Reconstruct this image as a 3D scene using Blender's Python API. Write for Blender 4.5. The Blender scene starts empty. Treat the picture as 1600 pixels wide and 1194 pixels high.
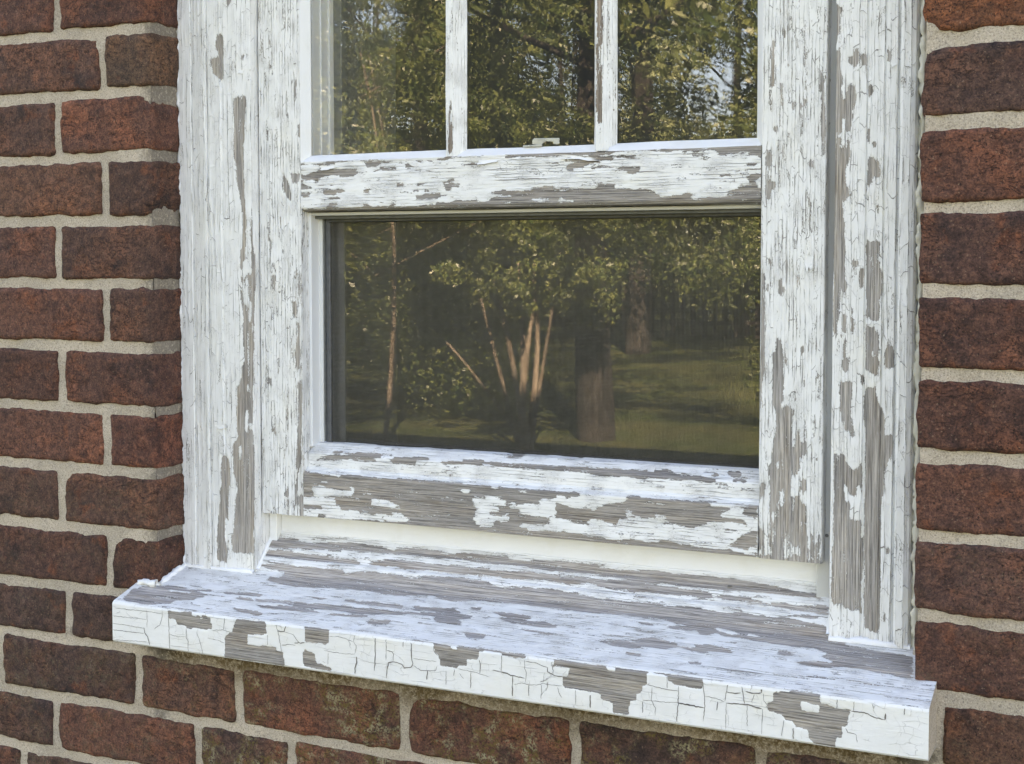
import bpy, math, random
import numpy as np
from mathutils import Vector, Matrix
random.seed(7)
RNG = np.random.default_rng(7)
SC = bpy.context.scene
COL = SC.collection
rad = math.radians

# ---------------------------------------------------------------- camera
CAM = np.array([.933, -1.203, -.25])
cd = bpy.data.cameras.new('camera')
cam = bpy.data.objects.new('camera', cd)
COL.objects.link(cam)
SC.camera = cam
cd.sensor_width = 36.0
cd.lens = 2182 / 1600 * 36
cd.shift_y = -73 / 1600
cd.clip_start = .02
cd.clip_end = 400
_y, _p = rad(25.23), rad(-2.98)
fw = Vector((-math.sin(_y) * math.cos(_p), math.cos(_y) * math.cos(_p), math.sin(_p)))
rt = Vector((math.cos(_y), math.sin(_y), 0))
up = rt.cross(fw)
m = Matrix((rt, up, -fw)).transposed().to_4x4()
m.translation = Vector(CAM.tolist())
cam.matrix_world = m

# ---------------------------------------------------------------- light
SUN_EL, SUN_AZ = rad(37), rad(28)      # from behind the house, a little to the right
w = bpy.data.worlds.new('World')
SC.world = w
w.use_nodes = True
nt = w.node_tree
nt.nodes.clear()
sk = nt.nodes.new('ShaderNodeTexSky')
sk.sky_type = 'NISHITA'
sk.sun_disc = False
sk.sun_elevation = SUN_EL
sk.sun_rotation = SUN_AZ
sk.air_density = 1.0
sk.dust_density = .0
sk.altitude = 1500
sk.ozone_density = 1.5
bg = nt.nodes.new('ShaderNodeBackground')
bg.inputs['Strength'].default_value = .05
wo = nt.nodes.new('ShaderNodeOutputWorld')
nt.links.new(sk.outputs[0], bg.inputs[0])
nt.links.new(bg.outputs[0], wo.inputs[0])
sl = bpy.data.lights.new('sun', 'SUN')
sl.energy = 5.0
sl.angle = rad(.5)
sl.color = (1, .93, .82)
sun = bpy.data.objects.new('sun', sl)
COL.objects.link(sun)
sdir = Vector((math.sin(SUN_AZ) * math.cos(SUN_EL), math.cos(SUN_AZ) * math.cos(SUN_EL), math.sin(SUN_EL)))
sun.rotation_euler = sdir.to_track_quat('Z', 'Y').to_euler()
SC.view_settings.view_transform = 'Standard'
SC.view_settings.look = 'None'
SC.view_settings.gamma = 1
SC.view_settings.exposure = 4.2
SC.view_settings.use_white_balance = True      # camera white balance set for open shade
SC.view_settings.white_balance_temperature = 9300
SC.view_settings.white_balance_tint = 22
SC.cycles.max_bounces = 8
SC.cycles.transparent_max_bounces = 16
SC.cycles.glossy_bounces = 4

WEAR = {
 'sill_front': 'B -154 -6172 -16 -6171 68 -6149 151 -6153 133 -6189 249 -6183 265 -6215 291 -6165 397 -6180 404 -6308 313 -6318 81 -6330 65 -6305 -19 -6312 -52 -6305 -76 -6253 -152 -6241|B 705 -6153 1071 -6146 1093 -6282 863 -6309 846 -6404 957 -6410 1131 -6390 1209 -6400 1208 -6440 1286 -6437 1308 -6579 563 -6598 565 -6383 590 -6333 655 -6292 672 -6237 689 -6195|B 1551 -6119 1973 -6104 1995 -6117 1913 -6126 1838 -6145 1829 -6275 1792 -6318 1777 -6281 1580 -6298 1549 -6295|B 1541 -6361 1571 -6396 1662 -6405 1677 -6513 1850 -6524 1865 -6548 1539 -6557 1525 -6467|B 3023 -6091 3162 -6082 3272 -6087 3584 -6069 4007 -6082 3981 -6179 3870 -6187 3837 -6179 3744 -6172 3737 -6148 3503 -6158 3489 -6239 3381 -6253 3367 -6316 3285 -6326 3271 -6359 3078 -6358 3071 -6260 3023 -6234|P 3196 -6133 3272 -6130 3271 -6180 3189 -6183|B 4279 -6071 4394 -6075 4747 -6062 4920 -6070 5212 -6069 5474 -6075 5665 -6070 5673 -6121 5695 -6140 5695 -6239 5578 -6241 5416 -6222 5416 -6199 5374 -6198 5368 -6159 5284 -6152 5200 -6140 5182 -6171 5177 -6264 5134 -6293 5129 -6346 5086 -6358 5086 -6422 5026 -6442 5008 -6561 4854 -6559 4854 -6471 4754 -6455 4748 -6403 4484 -6396 4376 -6393 4369 -6298 4427 -6285 4433 -6201 4260 -6211|P 4797 -6144 4871 -6138 4868 -6176 4797 -6179|B 6488 -6100 6721 -6104 6729 -6213 6803 -6223 6870 -6248 6991 -6245 6952 -6387 6913 -6406 6914 -6481 6860 -6489 6861 -6592 6679 -6594 6671 -6558 6630 -6530 6629 -6468 6506 -6458 6498 -6404 6422 -6407 6415 -6360 6282 -6343 6282 -6295 6324 -6261 6330 -6190 6392 -6161 6475 -6157|P 6565 -6228 6722 -6248 6716 -6311 6566 -6311',
 'rail_bottom': 'B 890 -4699 2819 -4644 2818 -5252 884 -5283|P 890 -4693 1366 -4686 1379 -4737 1358 -4790 1284 -4784 1251 -4774 1108 -4778 1088 -4733 958 -4735 890 -4734|P 1724 -4681 1959 -4677 2255 -4681 2242 -4693 2114 -4695 1959 -4700 1933 -4756 1855 -4752 1763 -4752 1744 -4714|P 998 -4895 1135 -4898 1162 -4913 1458 -4922 1525 -4923 1517 -4986 1134 -5002 1120 -5021 1024 -5016 1025 -4958 1005 -4936|P 1471 -4886 1531 -4888 1525 -4917 1478 -4917|P 887 -5026 1024 -5022 1161 -5029 1303 -5031 1302 -5077 1363 -5090 1363 -5130 1146 -5135 1146 -5106 886 -5108|P 886 -5149 1363 -5130 1430 -5142 1709 -5121 1708 -5138 1918 -5151 1989 -5139 1996 -5127 2138 -5122 2144 -5156 2176 -5159 2170 -5204 1852 -5224 1642 -5229 1321 -5243 885 -5260|B 1084 -5204 1166 -5203 1173 -5232 1084 -5239|P 1742 -4999 1964 -4994 1971 -5027 2106 -5029 2100 -5072 1970 -5078 1957 -5062 1742 -5061|P 2247 -5027 2292 -5026 2292 -5040 2247 -5043|P 1108 -4851 1216 -4859 1203 -4869 1108 -4865|B 2661 -4665 4496 -4578 4499 -5239 2660 -5265|P 2699 -4663 3236 -4661 3242 -4709 3236 -4791 3146 -4792 3146 -4759 3103 -4746 3006 -4758 2988 -4721 2822 -4726 2723 -4725|P 3320 -4666 3628 -4673 3628 -4689 3439 -4707 3421 -4762 3308 -4765 3302 -4732 3320 -4709|P 2810 -4827 2902 -4820 2902 -4853 2822 -4856|P 3439 -4777 3569 -4774 3564 -4806 3451 -4804|P 2957 -4866 3182 -4861 3194 -4876 3308 -4884 3314 -4949 3332 -4959 3188 -4959 3236 -4982 3242 -5020 3133 -5023 3133 -5056 3356 -5039 3356 -5099 3188 -5112 3170 -5174 3066 -5187 2993 -5182 2981 -5134 2957 -5125 2963 -5036 2981 -5018 2975 -4969 2935 -4961 2939 -4917 2957 -4910|B 3042 -5108 3133 -5103 3133 -5118 3042 -5123|P 3308 -5004 3358 -5006 3356 -5035 3314 -5036|P 3332 -4937 3404 -4921 3687 -4911 3687 -4878 3710 -4855 3861 -4844 3861 -4801 3965 -4805 3965 -4847 4011 -4839 4023 -4811 4131 -4798 4103 -4774 4097 -4737 4000 -4728 3971 -4687 3999 -4669 4496 -4651 4497 -4840 4385 -4853 4363 -4876 4296 -4887 4290 -4919 4205 -4914 3942 -4902 3919 -4877 3867 -4865 3865 -4908 3862 -4951 3868 -5020 3920 -5038 4012 -5052 4018 -5083 3804 -5095 3792 -5037 3687 -5029 3487 -5012 3475 -4975 3344 -4963|P 3481 -5116 3711 -5108 4069 -5079 4206 -5079 4217 -5036 4262 -5005 4380 -5001 4381 -5033 4465 -5042 4465 -5074 4498 -5071 4499 -5181 4387 -5186 4375 -5165 4092 -5173 3989 -5177 3955 -5163 3746 -5170 3558 -5185 3558 -5158 3487 -5153|P 4354 -4629 5902 -4615 5908 -5228 4356 -5262|B 4775 -4663 4906 -4654 5174 -4661 5291 -4663 5302 -4698 5365 -4714 5376 -4744 5439 -4760 5429 -4796 5523 -4794 5637 -4791 5648 -4835 5544 -4864 5576 -4892 5741 -4889 5813 -4903 5813 -4933 5793 -4940 5649 -4926 5409 -4940 5404 -4971 5336 -4982 5331 -5013 5129 -5019 5123 -5004 4973 -5006 4951 -4982 5015 -4956 5015 -4930 4929 -4916 4831 -4940 4831 -4950 4766 -4960 4755 -4935 4667 -4931 4667 -4911 4689 -4898 4611 -4899 4606 -4941 4595 -4979 4534 -4994 4529 -5063 4468 -5071 4462 -5037 4389 -5037 4378 -5012 4350 -4998 4349 -4877 4383 -4869 4389 -4842 4522 -4827 4594 -4817 4600 -4769 4699 -4731 4710 -4709 4775 -4694|B 5637 -4775 5812 -4762 5812 -4732 5903 -4725 5904 -4856 5813 -4863 5761 -4832 5792 -4794 5648 -4795|B 5783 -5017 5906 -4991 5907 -5137 5836 -5133 5826 -5174 5671 -5168 5635 -5140 5640 -5125 5702 -5104 5722 -5067 5794 -5051|B 4350 -5167 4390 -5174 4396 -5195 4756 -5175 4767 -5195 4930 -5181 4963 -5162 5049 -5160 5124 -5185 5231 -5191 5442 -5188 5484 -5199 5651 -5180 5677 -5208 5836 -5214 5908 -5202 5908 -5248 5443 -5254 4952 -5257 4351 -5262',
 'ledge': 'B 1088 -4391 1332 -4401 1533 -4401 1798 -4398 2187 -4394 2442 -4402 2706 -4393 2712 -4420 2480 -4424 2379 -4419 2187 -4428 1863 -4429 1771 -4422 1533 -4418 1128 -4427|B 1196 -4530 1331 -4522 1317 -4540 1236 -4545|B 976 -4630 1182 -4577 1331 -4557 1506 -4535 1532 -4505 1559 -4521 1797 -4524 1803 -4569 1744 -4584 1744 -4613 1478 -4617 1425 -4603 989 -4647|B 1908 -4523 1954 -4549 2200 -4534 2225 -4510 2276 -4518 2283 -4535 2391 -4528 2404 -4556 2315 -4555 2225 -4572 2212 -4607 1941 -4612 1934 -4573|B 2517 -4554 2768 -4545 2768 -4589 2517 -4599|B 2609 -4392 2709 -4392 2703 -4420 2609 -4426|B 2858 -4395 3127 -4385 3345 -4389 3583 -4392 3759 -4376 3933 -4382 4277 -4378 4457 -4378 4457 -4394 4163 -4406 4106 -4431 4049 -4423 3817 -4421 3488 -4424 3452 -4464 3297 -4479 3248 -4474 3357 -4443 3345 -4427 3103 -4408 2870 -4413|B 2609 -4554 2771 -4539 2784 -4516 2919 -4505 3018 -4512 3030 -4528 3188 -4524 3818 -4523 3922 -4506 3945 -4526 4163 -4507 4266 -4511 4457 -4515 4458 -4594 3934 -4575 3464 -4573 3139 -4571 2981 -4570 2609 -4595|B 4314 -4381 4538 -4383 4759 -4376 4978 -4373 5299 -4369 5615 -4365 5872 -4360 5873 -4380 5615 -4381 5193 -4401 4869 -4411 4594 -4401 4314 -4402|B 4314 -4529 4427 -4506 4516 -4495 4528 -4516 4793 -4499 4804 -4514 4924 -4506 4935 -4495 5032 -4489 5043 -4509 5300 -4523 5438 -4530 5459 -4492 5353 -4489 5353 -4479 5469 -4487 5501 -4515 5470 -4533 5470 -4579 5301 -4580 5087 -4584 4870 -4593 4728 -4597 4595 -4590 4427 -4588 4315 -4591|B 5595 -4458 5595 -4489 5647 -4511 5719 -4501 5730 -4480 5688 -4452 5678 -4468|B 5632 -4522 5771 -4523 5782 -4537 5751 -4565 5637 -4567',
 'rail_middle': 'B 890 -1449 1192 -1454 1205 -1436 1463 -1444 1704 -1457 1843 -1456 2153 -1454 2434 -1447 2698 -1440 2698 -1456 2530 -1461 2518 -1484 2336 -1471 2227 -1462 2091 -1474 1880 -1471 1818 -1498 1704 -1495 1692 -1467 1334 -1451 1308 -1478 1009 -1463 890 -1460|B 1126 -1494 1347 -1498 1360 -1512 1603 -1510 1596 -1540 1551 -1593 1487 -1597 1410 -1609 1372 -1594 1243 -1574 1256 -1602 1138 -1610 1125 -1659 1046 -1657 1053 -1624 889 -1615 889 -1565 982 -1562 995 -1546 1113 -1538|B 1767 -1545 1880 -1518 2079 -1513 2073 -1530 1930 -1550 1792 -1562|B 2165 -1476 2214 -1483 2220 -1508 2324 -1529 2361 -1546 2354 -1561 2275 -1543 2171 -1535|B 888 -1631 941 -1655 981 -1678 1046 -1701 1020 -1723 888 -1720|B 888 -1737 1006 -1745 1026 -1767 993 -1789 887 -1787|B 1216 -1678 1281 -1674 1300 -1691 1222 -1691|B 1164 -1737 1280 -1734 1358 -1722 1435 -1738 1448 -1771 1345 -1779 1306 -1790 1170 -1779|B 1241 -1805 1370 -1807 1377 -1829 1267 -1833|B 1240 -1876 1344 -1872 1344 -1892 1253 -1895|B 1677 -1748 1760 -1734 1753 -1761 1684 -1765|B 2072 -1698 2140 -1678 2164 -1695 2146 -1705|B 2287 -1703 2336 -1683 2396 -1674 2493 -1687 2396 -1700 2323 -1717|B 2274 -1740 2323 -1741 2348 -1761 2433 -1744 2493 -1771 2469 -1785 2384 -1774 2280 -1759|B 2237 -1809 2396 -1801 2709 -1808 2577 -1821 2565 -1836 2444 -1850 2311 -1853 2292 -1826|B 2577 -1678 2697 -1681 2804 -1700 2792 -1731 2649 -1733 2625 -1701|B 2625 -1748 2697 -1744 2709 -1771 2649 -1767|B 1638 -1921 1664 -1900 1740 -1907 1765 -1929 1965 -1905 1990 -1889 2040 -1896 2033 -1928 2322 -1933 2371 -1902 2696 -1897 2815 -1889 2815 -2004 2334 -2007 1638 -2008 885 -1997 886 -1931 1201 -1934 1214 -1914 1357 -1916 1382 -1933|B 2670 -1653 2741 -1644 2747 -1686 2818 -1693 2794 -1734 2705 -1727 2669 -1726|B 3325 -1422 3821 -1423 3965 -1418 4206 -1416 4474 -1420 4475 -1455 4314 -1465 4184 -1450 3821 -1449 3631 -1458 3325 -1468 3302 -1447|B 2801 -1504 3256 -1494 3302 -1488 2989 -1517|B 3844 -1490 4020 -1480 4260 -1478 4475 -1482 4464 -1509 4411 -1527 4314 -1539 4217 -1542 4184 -1556 4130 -1589 3982 -1585 3987 -1545 4042 -1536 4086 -1520 3960 -1509 3965 -1494|B 4217 -1577 4314 -1554 4432 -1568 4422 -1588 4239 -1590|B 3553 -1772 3710 -1750 3822 -1738 3850 -1774 3598 -1778|B 4293 -1784 4326 -1755 4476 -1733 4477 -1967 2669 -1979 2669 -1905 2729 -1875 3000 -1875 3023 -1901 3093 -1892 3105 -1866 3209 -1842 3244 -1822 3163 -1795 3267 -1771 3313 -1772 3325 -1793 3450 -1791 3822 -1783|P 3256 -1843 3393 -1836 3382 -1851 3256 -1854|P 3256 -1895 3393 -1898 3382 -1913 3279 -1911|P 3878 -1886 3922 -1862 3944 -1882 4076 -1885 4065 -1895 3933 -1897|P 3485 -1894 3822 -1880 3822 -1890 3710 -1908|B 4343 -1424 4471 -1414 4694 -1416 4975 -1431 5078 -1415 5282 -1412 5483 -1415 5936 -1412 5937 -1549 5879 -1543 5859 -1513 5682 -1498 5509 -1507 5518 -1459 5383 -1450 5181 -1453 4975 -1460 4809 -1440 4556 -1441 4343 -1444|P 5682 -1474 5790 -1478 5781 -1492 5712 -1490|B 4343 -1484 4450 -1472 4662 -1476 4662 -1494 4440 -1502 4408 -1531 4343 -1534|B 4343 -1564 4429 -1566 4504 -1588 4663 -1573 4742 -1580 4737 -1630 4705 -1653 4600 -1675 4621 -1641 4600 -1616 4515 -1604 4429 -1581 4343 -1584|B 4387 -1735 4611 -1740 4611 -1755 4408 -1750|B 5247 -1479 5373 -1486 5368 -1496 5262 -1492|B 5781 -1587 5918 -1580 5879 -1600 5791 -1602|B 5762 -1644 5919 -1639 5919 -1653 5782 -1656|B 5495 -1689 5585 -1677 5625 -1683 5625 -1702 5515 -1704|B 5753 -1706 5812 -1698 5812 -1674 5909 -1667 5910 -1724 5871 -1742 5881 -1818 5940 -1829 5941 -1962 4345 -1974 4344 -1804 4409 -1795 4558 -1793 4853 -1815 4895 -1825 4905 -1855 4936 -1866 5060 -1873 5183 -1861 5224 -1842 5244 -1872 5224 -1891 5577 -1883 5606 -1841 5675 -1833 5685 -1814 5724 -1781 5783 -1778 5793 -1740 5753 -1715',
 'stile_right': 'B 6001 -484 6028 -486 6029 -911 6005 -891|B 6090 -355 6116 -357 6117 -463 6097 -452|B 6273 -387 6286 -388 6288 -522 6276 -512|B 6407 -283 6427 -341 6418 -363|B 6192 -1036 6219 -1037 6220 -1114 6196 -1113|B 6280 -1040 6309 -1041 6306 -1089 6280 -1088|B 6067 -1379 6097 -1380 6098 -1506 6074 -1495|B 6151 -1314 6175 -1315 6173 -1460 6153 -1450|B 6012 -1260 6066 -1262 6056 -1310 6017 -1299|B 6354 -1563 6402 -1564 6403 -1651 6358 -1630|B 5951 -1755 6061 -1758 6051 -1806 6002 -1864 6003 -1932 5953 -1922|B 5939 -1510 6015 -1513 6010 -1620 5950 -1628|B 6452 -819 6485 -821 6486 -1586 6460 -1566|B 5969 -2462 6015 -2456 6020 -2564 5983 -2558|B 5972 -2692 6008 -2679 6005 -2769 5966 -2769|B 6075 -2660 6101 -2653 6108 -2717 6134 -2723 6128 -2787 6083 -2806|B 5912 -2577 5965 -2641 5959 -3039 5953 -3476 5943 -3851 5904 -3853 5905 -3220|B 6055 -3203 6113 -3215 6120 -3272 6140 -3278 6144 -3675 6125 -3714 6126 -3855 6048 -3859 6045 -3512 6043 -3345 6024 -3339 6056 -3332|B 6281 -3262 6326 -3254 6333 -3324 6314 -3350 6288 -3325|B 6323 -3566 6336 -3566 6336 -3642 6324 -3642|B 6152 -3803 6197 -3852 6152 -3854|B 6050 -3585 6125 -3582 6134 -3745 6120 -3849 6150 -3855 6165 -3818 6217 -3852 6225 -3948 6221 -4192 6258 -4198 6264 -4109 6271 -4020 6330 -4002 6346 -4104 6355 -4237 6304 -4314 6290 -4433 6305 -4476 6350 -4488 6351 -4577 6307 -4595 6315 -4698 6352 -4718 6370 -4931 6386 -5078 6380 -5168 6328 -5173 6312 -5100 6253 -5105 6238 -5181 6230 -5107 6193 -5110 6177 -4977 6161 -4948 6164 -5225 6036 -5221 6027 -4749 6028 -4465 6041 -4240 6055 -4150 6070 -4060 6068 -3911 6052 -3793|P 6057 -4299 6087 -4297 6093 -4393 6058 -4388|P 6223 -4400 6245 -4406 6249 -4465 6298 -4477 6292 -4626 6233 -4652 6203 -4632 6201 -4498|P 6113 -4594 6157 -4575 6174 -4694 6144 -4755 6117 -4743|P 6299 -4588 6363 -4591 6360 -4710 6308 -4699|P 6036 -4809 6077 -4813 6070 -4896 6040 -4891|P 6339 -4852 6366 -4850 6362 -4917 6343 -4919|P 6184 -4946 6222 -5018 6230 -5114 6190 -5110|P 6296 -4329 6340 -4282 6342 -4474 6298 -4462|P 6300 -4018 6330 -4017 6324 -4135 6302 -4121|B 5891 -5227 6239 -5218 6238 -5181 6505 -5157 6506 -5246 5892 -5257|B 5885 -4549 5984 -4535 5977 -4648 5940 -4696 5917 -4727 5887 -4730|B 5889 -4940 5950 -4966 5958 -5055 5921 -5179 5890 -5121|h 6378 -5005 6495 -4921 6498 -5217 6388 -5212',
 'casing_right': 'B 6599 -241 6656 -245 6643 -371 6630 -468 6603 -607|B 6597 -635 6639 -637 6648 -807 6670 -865 6664 -977 6665 -1055 6694 -1063 6700 -1007 6720 -924 6797 -928 6792 -1075 6766 -1179 6759 -1249 6726 -1361 6741 -1432 6735 -1530 6736 -1601 6709 -1699 6725 -1884 6604 -1881|P 6668 -1231 6696 -1232 6704 -1317 6733 -1389 6713 -1487 6642 -1485 6656 -1414 6634 -1399 6641 -1357 6669 -1344|B 6710 -684 6773 -681 6780 -632 6808 -662 6802 -760 6746 -771 6711 -782|B 6836 -685 6878 -688 6883 -765 6844 -769|B 6895 -933 6937 -949 6945 -1006 6918 -1067 6901 -1059|B 7057 -650 7078 -652 7093 -756 7066 -748|B 6893 -1325 6921 -1333 6915 -1410 6898 -1438|B 6937 -1446 6978 -1447 6979 -1518 6937 -1481|B 6903 -1557 6959 -1566 7002 -1651 6996 -1742 6941 -1748 6914 -1832 6900 -1817|B 6604 -1873 6739 -1876 6740 -1932 6690 -1939 6695 -2316 6719 -2501 6721 -2729 6686 -2758 6688 -2872 6647 -3045 6648 -3131 6619 -3132|B 6979 -2014 7014 -2001 7022 -2078 6987 -2092|B 6985 -2141 7008 -2134 7009 -2198 6988 -2191|B 6899 -2310 6976 -2307 7011 -2346 7020 -2444 7021 -2557 7046 -2571 7038 -2797 7011 -2840 7020 -2996 6971 -3011 6901 -2990|B 6782 -2479 6831 -2480 6818 -2522 6785 -2515|B 6847 -2572 6881 -2558 6876 -2714 6848 -2721|B 6700 -2972 6724 -2972 6735 -3230 6758 -3430 6724 -3488 6701 -3417|B 6770 -2886 6791 -2885 6789 -3014 6772 -3014|B 6775 -3028 6792 -3028 6787 -3128 6776 -3100|B 6902 -3062 6972 -3074 7015 -3152 7017 -3293 6954 -3281 6955 -3324 7018 -3364 7005 -3422 6992 -3508 6935 -3467 6900 -3439|B 7072 -3242 7127 -3241 7153 -3290 7151 -3424 7095 -3433 7083 -3519 7074 -3420|B 6873 -3497 6894 -3497 6895 -3582 6874 -3583|B 6632 -4205 6668 -4203 6702 -4086 6682 -3560 6788 -3556 6800 -3908 6823 -4036 6887 -4047 6903 -5301 6638 -5327|P 6700 -3905 6722 -3904 6730 -3998 6766 -3996 6766 -4068 6887 -4047 6890 -4277 6854 -4293 6848 -4344 6805 -4340 6762 -4299 6726 -4272 6725 -4214 6675 -4203 6667 -4138 6702 -4086|P 6729 -4489 6758 -4516 6773 -4559 6773 -4624 6738 -4626|P 6773 -4588 6808 -4573 6844 -4597 6850 -4495 6864 -4473 6886 -4579 6895 -4694 6910 -4794 6847 -4785 6811 -4802 6775 -4783|B 6902 -3616 6951 -3600 7000 -3584 7009 -3712 7066 -3802 7074 -3923 7071 -4208 7071 -4423 7063 -4638 7060 -4926 7065 -5285 6917 -5300 6897 -3717|B 7090 -4022 7152 -4019 7147 -4161 7106 -4235 7100 -4292 7080 -4308 7076 -4051|B 7096 -4995 7138 -5034 7153 -5061 7118 -5079 7114 -5281 7093 -5283|B 6630 -5269 6895 -5244 6900 -5635 6821 -5615 6771 -5606 6720 -5553 6677 -5557 6641 -5590|B 6909 -5243 7064 -5228 7063 -5676 7051 -5786 6980 -5786 6916 -5765|B 7083 -5572 7111 -5584 7106 -5700 7084 -5688|P 6881 -3574 6893 -3574 6916 -5300 6903 -5301|P 6899 -5258 6911 -5257 6917 -5764 6906 -5766',
 'casing_left': 'B -118 -19 -33 -30 -14 -230 -29 -524 -71 -487 -156 -447 -165 -281 -100 -268 -89 -226 -127 -171|B 26 370 100 364 56 256 35 266|B 107 -721 182 -716 277 -695 275 -867 251 -1055 237 -1331 243 -1747 169 -1745 139 -1571 151 -1467 120 -1362 113 -1136|B 230 -246 261 -248 249 -350 228 -331|B 169 -1726 233 -1727 232 -1806 252 -1841 260 -2084 235 -2431 223 -2553 180 -2553 193 -2344 204 -2309 209 -1909|B 336 -1877 357 -1894 353 -2258 372 -2432 368 -2779 341 -3302 345 -3827 292 -3829 288 -3304 324 -2954 261 -2867 200 -2693 254 -2606 328 -2605|B 156 -2798 199 -2780 239 -2955 282 -2937 300 -3181 341 -3250 324 -3828 164 -3834 188 -3622 231 -3568 212 -3393 205 -3095 176 -2921|P 253 -2675 268 -2675 282 -2937 257 -2850|P 261 -3234 278 -3234 282 -3795 261 -3795|B 122 -3816 335 -3808 330 -4221 337 -4520 344 -4873 327 -5405 313 -5672 249 -5669 163 -5694 44 -5687 35 -5536 70 -5336 83 -5193 73 -5104 106 -5066 108 -4888 66 -4856 59 -4501 125 -4426 106 -4179|P 250 -3820 282 -3819 287 -3889 259 -3926|P 224 -4174 247 -4084 254 -4348 222 -4332|P 139 -4496 165 -4495 163 -4672 141 -4673|P 266 -4242 330 -4257 329 -4327 297 -4329|B -105 -4652 -61 -4614 3 -4664 6 -4824 -1 -5038 -16 -5361 -48 -5310 -62 -5526 -32 -5703 -44 -5812 -186 -5798 -170 -5445 -134 -5191 -112 -5154 -107 -4831',
 'stile_left': 'B 846 325 880 322 875 204 855 239|B 817 -522 847 -558 836 -693 809 -760|B 501 -110 522 -111 523 -437 502 -401|B 653 -1491 693 -1596 744 -1649 754 -1752 661 -1750|B 766 -1546 879 -1549 878 -1635 775 -1650|B 608 -785 619 -785 617 -991 607 -956|B 864 -1019 894 -1003 893 -1174 862 -1155|B 671 -1731 764 -1733 763 -1845 691 -1775|B 527 -1980 554 -1989 547 -2067 526 -2066|B 478 -2240 503 -2240 497 -2414 472 -2431|B 528 -2484 549 -2484 542 -2571 527 -2562|B 520 -2640 541 -2640 535 -2806 518 -2797|B 798 -2544 828 -2561 817 -2691 796 -2674|B 773 -2925 814 -2933 824 -3020 782 -3125 772 -3090|B 833 -3106 864 -3175 851 -3383 861 -3470 849 -3661 818 -3610 789 -3472 832 -3297|B 440 -3763 493 -3743 492 -3831 450 -3833|B 471 -3822 492 -3821 485 -3909 471 -3892|B 816 -3800 878 -3824 871 -4644 828 -4787 804 -5105 782 -5212 774 -5002 807 -4788 788 -4597 822 -4332|B 508 -4313 536 -4312 529 -4383 507 -4393|B 554 -4982 579 -4989 573 -5140 552 -5123|B 680 -4955 697 -4954 690 -5043 675 -5035|B 825 -5033 898 -5010 896 -5274 834 -5279',
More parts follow.
